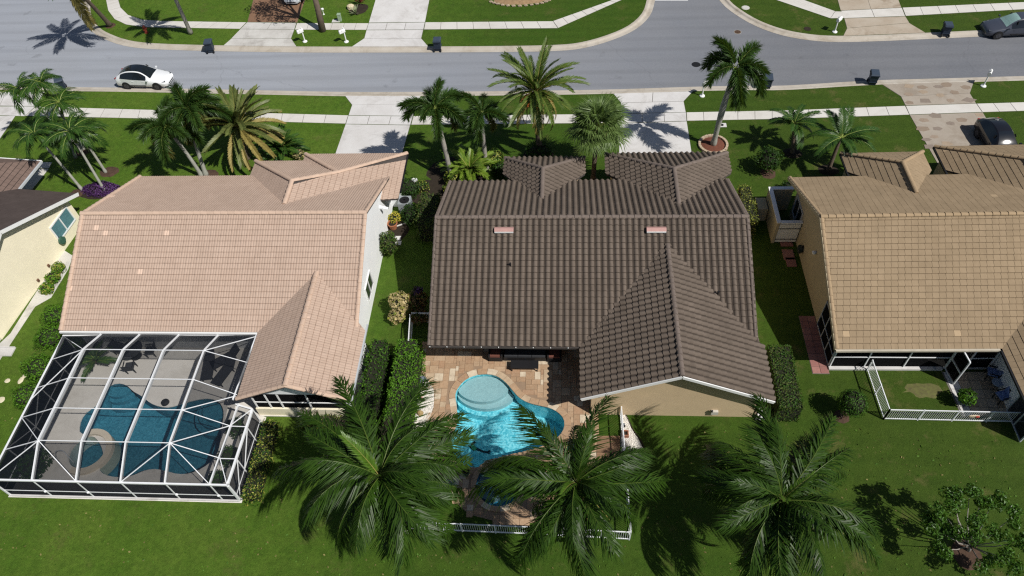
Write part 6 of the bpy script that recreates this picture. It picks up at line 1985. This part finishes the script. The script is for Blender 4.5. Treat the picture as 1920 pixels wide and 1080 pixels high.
for k, (x, y, z, r, lab) in enumerate(((850, 332, .5, .6, 'yellow green croton beside the left foxtail trunk'), (845, 355, .4, .5, 'yellow green croton at the corner of the brown roof'), (874, 296, .5, .45, 'pale flowering bush behind the clumping palm'),
        (928, 296, .5, .6, 'pale green bush right of the second foxtail trunk'), (938, 318, .4, .6, 'dark leafy bush beside the small hipped brown roof'))):
    sh(x, y, z, r, 560, .15, (L_HEDGE_Y, L_HEDGE_Y, L_HEDGE_Y, L_HEDGE_Y, L_DARK)[k], 50 + k, lab, L_HEDGE, .45)
sh(1010, 283, .45, .9, 700, .16, L_DARK, 56, 'very dark low shrub round the date palm trunk', rz=.5)
sh(790, 350, .35, .5, 420, .13, L_HEDGE_Y, 57, 'light green shrub beside the white garden pedestal', L_HEDGE, .5)
sh(757, 345, .4, .5, 420, .13, L_DARK, 58, 'dark shrub at the front corner of the pink roof')
sh(560, 290, .35, .4, 300, .13, L_CROTON, 59, 'pale dry shrub at the corner of the pink hipped roof', L_OLIVE, .4)
sh(1813, 744, .75, .42, 420, .17, L_HEDGE_B, 60, 'leafy plant growing in the dark blue pot', L_HEDGE, .5)
sh(60, 872, .6, .85, 1000, .16, L_DARK, 61, 'dark green bush in the front left corner of the cage', L_HEDGE, .4)
sh(440, 800, .5, .5, 420, .15, L_DARK, 62, 'dark bush in the right planting strip of the cage, farther', L_HEDGE, .4)
sh(432, 855, .5, .55, 460, .15, L_DARK, 63, 'dark bush in the right planting strip of the cage, nearer', L_HEDGE, .4)
sh(405, 898, .35, .45, 400, .14, L_DARK, 64, 'dark bush at the front right corner of the cage', L_HEDGE, .4)
sh(1478, 352, .4, .5, 420, .14, L_DARK, 65, 'dark shrub at the far end of the beige walled enclosure')
# spiky plants in the planting bed across the road
def spiky(px, py, n, L, m, label, seed):
    t = thing('spiky_plant', label, 'plant', (*g(px, py), .02))
    r = random.Random(seed)
    for k in range(n):
        a, e = r.uniform(0, 2 * PI), r.uniform(.45, 1.35)
        l = L * r.uniform(.75, 1.1)
        d = Vector((math.cos(a) * math.cos(e), math.sin(a) * math.cos(e), math.sin(e)))
        w = Vector((-math.sin(a), math.cos(a), 0)) * .05
        MB().add([(0, 0, 0), w + d * l * .4, d * l + Vector((0, 0, -.1 * l)), -w + d * l * .4, w * 0 + d * l * .42 - Vector((0, 0, .02))], [(0, 1, 4), (4, 1, 2), (2, 3, 4), (4, 3, 0)]).build('leaf', m, t, local=True)
    return t
spiky(667, 26, 22, .95, mat('pale_agave_leaf', (.34, .38, .22), .6, .2, 4), 'pale spiky agave beside the cream rock across the road', 3)
spiky(676, 6, 26, 1.3, mat('red_cordyline_leaf', (.16, .035, .025), .6, .35, 4), 'dark red spiky cordyline behind the pale agave', 4)

# grass tufts along edges and weeds on the lawns: small blades joined as one mass
wr = np.random.default_rng(5)
tp = []
for _ in range(2600):
    x, y = wr.uniform(-34, 21), wr.uniform(10.5, 18.4)
    if -28 < x < -14.5 and y > 13.4: continue
    if -9.2 < x < 3.2 and y > 12.3: continue
    if 15.6 < x < 21 and y > 18: continue
    tp.append((x, y, .02))
tp = np.array(tp)
tn = wr.normal(size=tp.shape) * .5 + np.array([0, 0, 1.0]); tn /= np.linalg.norm(tn, axis=1)[:, None]
wm = leaf_mesh('weeds', tp, tn, wr.uniform(.05, .16, len(tp)), None, .35, 6, .6)
struct('lawn_weeds', wm, [leaf_mat('weed_leaf', (.045, .12, .01), (.09, .18, .02), .6, .2, .2), leaf_mat('dry_grass_blade', (.16, .15, .05), (.24, .22, .08), .7, .1, .2)], kind='stuff')

# ================================================================== STREET THINGS
BIN = mat('dark_blue_plastic', (.028, .040, .062), .45, .12, 3)
BINL = mat('bin_lid_plastic', (.05, .068, .098), .4, .12, 3)
def make_bin():
    t = thing('wheelie_bin', '', 'bin', (0, 0, 0), 'bins put out along the street')
    b = MB()
    vs = [(-.25, -.27, .05), (.25, -.27, .05), (.25, .25, .05), (-.25, .25, .05), (-.31, -.36, 1.0), (.31, -.36, 1.0), (.31, .36, 1.0), (-.31, .36, 1.0)]
    b.add(vs, [(3, 2, 1, 0), (4, 5, 6, 7), (0, 1, 5, 4), (1, 2, 6, 5), (2, 3, 7, 6), (3, 0, 4, 7)])
    for z, k in ((.35, .02), (.93, .035)): b.box((0, -.005, z), (.56 + (z - .05) * .12 + k, .60 + (z - .05) * .16 + k, .05))
    b.build('body', BIN, t, local=True)
    l = MB().add([(-.34, -.40, 1.0), (.34, -.40, 1.0), (.34, .40, 1.0), (-.34, .40, 1.0), (-.29, -.33, 1.09), (.29, -.33, 1.09), (.29, .36, 1.12), (-.29, .36, 1.12)], [(3, 2, 1, 0), (4, 5, 6, 7), (0, 1, 5, 4), (1, 2, 6, 5), (2, 3, 7, 6), (3, 0, 4, 7)])
    l.build('lid', BINL, t, local=True)
    MB().tube([(-.28, .43, 1.0), (.28, .43, 1.0)], .025, 6).build('handle', BIN, t, local=True)
    for x in (-.29, .29): MB().tube([(x - .03, .30, .13), (x + .03, .30, .13)], .13, 12).build('wheel', BLACK, t, local=True)
    return t
bins = [((119, 166.5), .5, 'dark blue wheelie bin at the kerb behind the slender palms'), ((396, 94.5), 3.3, 'dark blue wheelie bin at the far kerb near the red hydrant'), ((821.5, 91.5), 3.14, 'dark blue wheelie bin beside the long pale driveway across the road'),
        ((1437, 163), -.1, 'dark wheelie bin at the near kerb right of the tall leaning palm'), ((1634, 156), -.15, 'dark wheelie bin at the near kerb left of the flagstone driveway'), ((1771, 64), 3.0, 'dark wheelie bin at the far kerb beside the grey car')]
proto = make_bin()
for k, (q, rz, lab) in enumerate(bins):
    o = proto if k == 0 else copy_tree(proto)
    o.location = (*g(*q), -.09 if k in (1, 2, 5) else -.06); o.rotation_euler = (0, 0, rz); o['label'] = lab; o.scale = (.92, .92, .92)

def make_mailbox():
    t = thing('mailbox', '', 'mailbox', (0, 0, 0), 'white mailboxes along the street')
    MB().lathe([(.20, 0), (.19, .05), (.08, .1), (.055, .2)], (0, 0, 0), 12).build('base', WHITE, t, local=True)
    MB().lathe([(.05, .18), (.045, 1.2), (.06, 1.22), (.05, 1.32), (.0, 1.40)], (0, 0, 0), 10).build('post', WHITE, t, local=True)
    b = MB()
    prof = [(-.11, 0), (.11, 0), (.11, .16)] + [(.11 * math.cos(a), .16 + .11 * math.sin(a)) for a in (.5, 1.05, 1.57, 2.1, 2.64)] + [(-.11, .16)]
    n = len(prof)
    vs = [(x, -.42, .92 + z) for x, z in prof] + [(x, .10, .92 + z) for x, z in prof]
    b.add(vs, [tuple(range(n)), tuple(range(2 * n - 1, n - 1, -1))] + [(i + n, (i + 1) % n + n, (i + 1) % n, i) for i in range(n)])
    b.build('box', WHITE, t, local=True)
    MB().box((.125, -.2, 1.14), (.015, .05, .14)).build('flag', WHITE, t, local=True)
    MB().bar((0, .02, .86), (0, -.36, .9), .05, .06).build('bracket', WHITE, t, local=True)
    return t
mb_ = make_mailbox()
for k, (q, rz, lab) in enumerate((((572, 78), -.9, 'white mailbox left of the dark trunked street tree'), ((649.5, 78.5), -.9, 'white mailbox right of the dark trunked street tree'), ((1565, 60), 2.4, 'white mailbox at the corner beside the far right driveway'),
        ((1316.5, 180), 2.3, 'white mailbox beside the pale driveway and the tall leaning palm'), ((1843.5, 161.5), 2.6, 'white mailbox right of the flagstone driveway'))):
    o = mb_ if k == 0 else copy_tree(mb_)
    o.location = (*g(*q), 0); o.rotation_euler = (0, 0, rz); o['label'] = lab

t = thing('fire_hydrant', 'red fire hydrant on the far verge between two palm trunks', 'hydrant', (*g(275, 61.5), 0))
RED = mat('hydrant_red', (.24, .045, .03), .5, .15, 3)
MB().lathe([(.17, 0), (.17, .05), (.11, .06), (.11, .5), (.14, .52), (.14, .56), (.10, .64), (.04, .70), (.03, .76)], (0, 0, 0), 12).build('barrel', RED, t, local=True)
for a, b in (((-.2, 0, .42), (.2, 0, .42)), ((0, -.22, .36), (0, 0, .36))): MB().tube([a, b], .065, 8).build('nozzle', RED, t, local=True)
t = thing('utility_pedestal', 'pale green utility pedestal on a small concrete pad across the road', 'utility box', (*g(638, 39), 0))
MB().box((0, 0, .3), (.26, .26, .6)).box((0, 0, .62), (.30, .30, .06)).build('cabinet', mat('pale_green_paint', (.32, .42, .30), .5), t, local=True)
MB().box((-.35, -.02, .012), (.7, .45, .02)).build('pad', CONC, t, local=True)
one('garden_lamp', 'small white garden light beside the dark street tree trunk', 'lamp', MB().lathe([(.09, 0), (.03, .1), (.03, .4), (.12, .45), (.12, .55), (.02, .6)], (*g(607, 27), 0), 10), WHITE)

# ================================================================== CARS
def cr5(st, k):
    out = []
    n = len(st)
    for i in range(n - 1):
        P_ = [np.array(st[min(max(i + j, 0), n - 1)]) for j in (-1, 0, 1, 2)]
        for s in range(k):
            t = s / k
            out.append(tuple(.5 * (2 * P_[1] + (P_[2] - P_[0]) * t + (2 * P_[0] - 5 * P_[1] + 4 * P_[2] - P_[3]) * t * t + (3 * P_[1] - P_[0] - 3 * P_[2] + P_[3]) * t ** 3)))
    out.append(tuple(st[-1]))
    return out
def car(name, label, loc, rz, paint, kind='suv', roof=None, L=4.75, W=1.92, H=1.62, screen=None):
    t = thing(name, label, 'car', loc, 'parked cars', rz)
    # stations front (x=0) to back (x=1): hood/roof height, side glass base, half width, roof half width
    st = [(0, .50, .50, .66, .60), (.02, .66, .62, .78, .70), (.06, .76, .68, .88, .78), (.14, .86, .74, .94, .82), (.22, .95, .80, .97, .84), (.285, 1.02, .88, .98, .84),
          (.36, 1.27, .92, .985, .72), (.44, 1.50, .95, .99, .64), (.52, 1.60, .97, 1.0, .62), (.62, 1.62, .99, 1.0, .62), (.72, 1.57, 1.02, .995, .61), (.80, 1.47, 1.05, .99, .60), (.87, 1.33, 1.07, .975, .60),
          (.93, 1.15, 1.06, .95, .66), (.965, 1.05, .98, .92, .74), (.985, .92, .85, .88, .72), (1.0, .62, .6, .78, .66)]
    if kind == 'sedan':
        st = [(x, z - (.14 if z > 1.2 else 0), b, w, r) for x, z, b, w, r in st]
    st = [tuple(q) for q in smooth_path(st, 3)] if False else cr5(st, 3)
    S = []
    for x, z, b, w, r in st:
        hw = W / 2 * w
        k = H / 1.62
        zz, bb = z * k, b * k
        S.append([(hw * .88, .24), (hw * .98, .36), (hw, .58), (hw * .985, min(bb, zz - .02)), (W / 2 * r, zz - .075 * k), (W / 2 * r * .86, zz - .015), (0, zz + .025)])
    parts = {k: MB() for k in ('body', 'windscreen', 'side_window', 'rear_window', 'roof_panel')}
    xs = [-(s[0] - .5) * L for s in st]
    n = len(st)
    for sgn in (1, -1):
        for i in range(n - 1):
            for j in range(6):
                a, b, c, d = (xs[i], sgn * S[i][j][0], S[i][j][1]), (xs[i], sgn * S[i][j + 1][0], S[i][j + 1][1]), (xs[i + 1], sgn * S[i + 1][j + 1][0], S[i + 1][j + 1][1]), (xs[i + 1], sgn * S[i + 1][j][0], S[i + 1][j][1])
                key = 'body'
                q = i / 3
                if j == 3 and 6 <= q < 12: key = 'side_window'
                elif j == 5 and 5 <= q < 7.6: key = 'windscreen'
                elif j == 5 and 11 <= q < 13.3: key = 'rear_window'
                elif j == 5 and 7.6 <= q < 11 and roof is not None: key = 'roof_panel'
                f = (0, 1, 2, 3) if sgn > 0 else (3, 2, 1, 0)
                parts[key].add([a, b, c, d], [f])
    for i in (0, n - 1):
        ring = [(xs[i], y, z) for y, z in S[i]] + [(xs[i], -y, z) for y, z in S[i][::-1]]
        parts['body'].add(ring, [tuple(range(len(ring)))])
    und = [(x, s * W / 2 * .84, .22) for x, s in ((xs[0] - .3, 1), (xs[-1] + .3, 1), (xs[-1] + .3, -1), (xs[0] - .3, -1))]
    parts['body'].add(und, [(0, 1, 2, 3)])
    mats_ = {'body': paint, 'windscreen': screen or CARGLASS, 'side_window': CARGLASS, 'rear_window': CARGLASS, 'roof_panel': roof or CARGLASS}
    for k, mb in parts.items():
        if mb.v:
            o = mb.build(k, mats_[k], t, local=True)
            bm = bmesh.new(); bm.from_mesh(o.data); bmesh.ops.remove_doubles(bm, verts=bm.verts, dist=.001); bmesh.ops.recalc_face_normals(bm, faces=bm.faces); bm.to_mesh(o.data); bm.free()
            o.data.polygons.foreach_set('use_smooth', [True] * len(o.data.polygons))
    for x in (L * .5 - .92, -L * .5 + .98):
        for s in (1, -1):
            y = s * (W / 2 - .10)
            MB().tube([(x, y - .115, .35), (x, y + .115, .35)], .395, 22).build('wheel_arch', BLACK, t, local=True)
            w = MB().tube([(x, y - .125, .345), (x, y + .125, .345)], .345, 22).build('wheel', TYRE, t, local=True)
            r = MB().tube([(x, y + s * .10, .345), (x, y + s * .135, .345)], .22, 14)
            for q in range(5):
                a = q * 2 * PI / 5
                r.bar((x, y + s * .14, .345), (x + .2 * math.cos(a), y + s * .14, .345 + .2 * math.sin(a)), .02, .05)
            r.build('rim', RIM, w, local=True)
    for s in (1, -1):
        MB().box((L * .5 - 1.55, s * (W / 2 + .08), 1.02), (.12, .16, .11)).build('mirror', paint, t, local=True)
        MB().box((L * .5 - .27, s * W * .345, .685), (.30, .20, .06), rz=-s * .45).build('headlight', LAMP, t, local=True)
        MB().box((-L * .5 + .13, s * W * .33, .93), (.16, .34, .10), rz=s * .3).build('tail_light', TAIL, t, local=True)
        for xx in (.36, -.62): MB().box((xx, s * (W / 2 + .0), .80), (.2, .03, .03)).build('door_handle', paint, t, local=True)
        MB().bar((L * .5 - 1.9, s * (W / 2 * .99), .40), (-L * .5 + 1.35, s * (W / 2 * .99), .40), .03, .08).build('sill_trim', BLACK, t, local=True)
        MB().bar((.28, s * (W / 2 * .845), 1.25), (.22, s * (W / 2 * .72), 1.47), .05, .09).build('window_pillar', BLACK, t, local=True)
    t.scale = (.89, .89, .89)
    MB().box((-L * .5 - .005, 0, .62), (.03, .48, .14)).build('number_plate', WHITE, t, local=True)
    MB().box((L * .5 - .03, 0, .36), (.08, W * .45, .09)).build('grille', BLACK, t, local=True)
    return t
CARGLASS = mat('car_glass', (.012, .016, .022), .06, .1, 1, spec=.7)
SHADE = mat('windscreen_shade', (.26, .40, .38), .5, .25, 9, spec=.4)
TYRE = mat('tyre_rubber', (.02, .02, .021), .8, .1, 3)
RIM = mat('dark_rim', (.10, .10, .11), .4, .1, 3, metal=.6)
LAMP = mat('headlamp_glass', (.08, .09, .10), .15, .1, 3, spec=.7)
TAIL = mat('tail_lamp', (.25, .02, .02), .2, .1, 3, spec=.6)
def paint(name, c, rough=.25):
    m = mat(name, c, rough, .03, 1, spec=.5)
    for nd in m.node_tree.nodes:
        if nd.type == 'BSDF_PRINCIPLED':
            nd.inputs['Coat Weight'].default_value = .6; nd.inputs['Coat Roughness'].default_value = .05
    return m
P_WHITE = paint('white_car_paint', (.78, .80, .82))
P_GREY = paint('blue_grey_car_paint', (.055, .062, .085), .3)
P_BLACK = paint('black_car_paint', (.010, .010, .013))
P_SILVER = paint('silver_car_paint', (.55, .58, .62), .3)
a_, b_ = Vector(G(237.5, 167, -.1)), Vector(G(300, 168.5, -.1))
ang = math.atan2((b_ - a_).y, (b_ - a_).x)
mid = (a_ + b_) / 2 + Vector((-math.sin(ang), math.cos(ang), 0)) * .84
car('parked_car', 'white crossover car with black glass roof parked at the near kerb', (mid.x - .02, mid.y, -.115), ang, P_WHITE, 'suv', CARGLASS, 4.75, 1.92, 1.62)
fr = Vector(G(1862, 74, -.1))
car('parked_car', 'dark blue grey car with pale windscreen shade at the far kerb by the right edge', (fr.x + 1.62, fr.y + .95, -.115), PI + .045, P_GREY, 'suv', P_GREY, 5.0, 1.95, 1.62, SHADE)
c0 = Vector(G(1850, 268, 0))
d0 = Vector(g(1862, 243)) - Vector(g(1818, 175))
car('parked_car', 'black car parked on the flagstone driveway behind the tan roof', (c0.x + .35, c0.y - .55, .02), math.atan2(d0.y, d0.x), P_BLACK, 'suv', P_BLACK, 4.7, 1.9, 1.66)
c1 = Vector(G(546, 15, 0))
car('parked_car', 'silver car on the brown driveway at the top edge', (c1.x + .05, c1.y + 2.4, .02), -PI / 2, P_SILVER, 'sedan', P_SILVER, 4.7, 1.85, 1.5)
c2 = Vector(G(148, 9, -.1))
car('parked_car', 'black car at the curved kerb under the leaning street palm', (c2.x - .1, c2.y + 2.45, -.115), PI / 2 + .15, P_BLACK, 'suv', P_BLACK, 4.7, 1.85, 1.6)
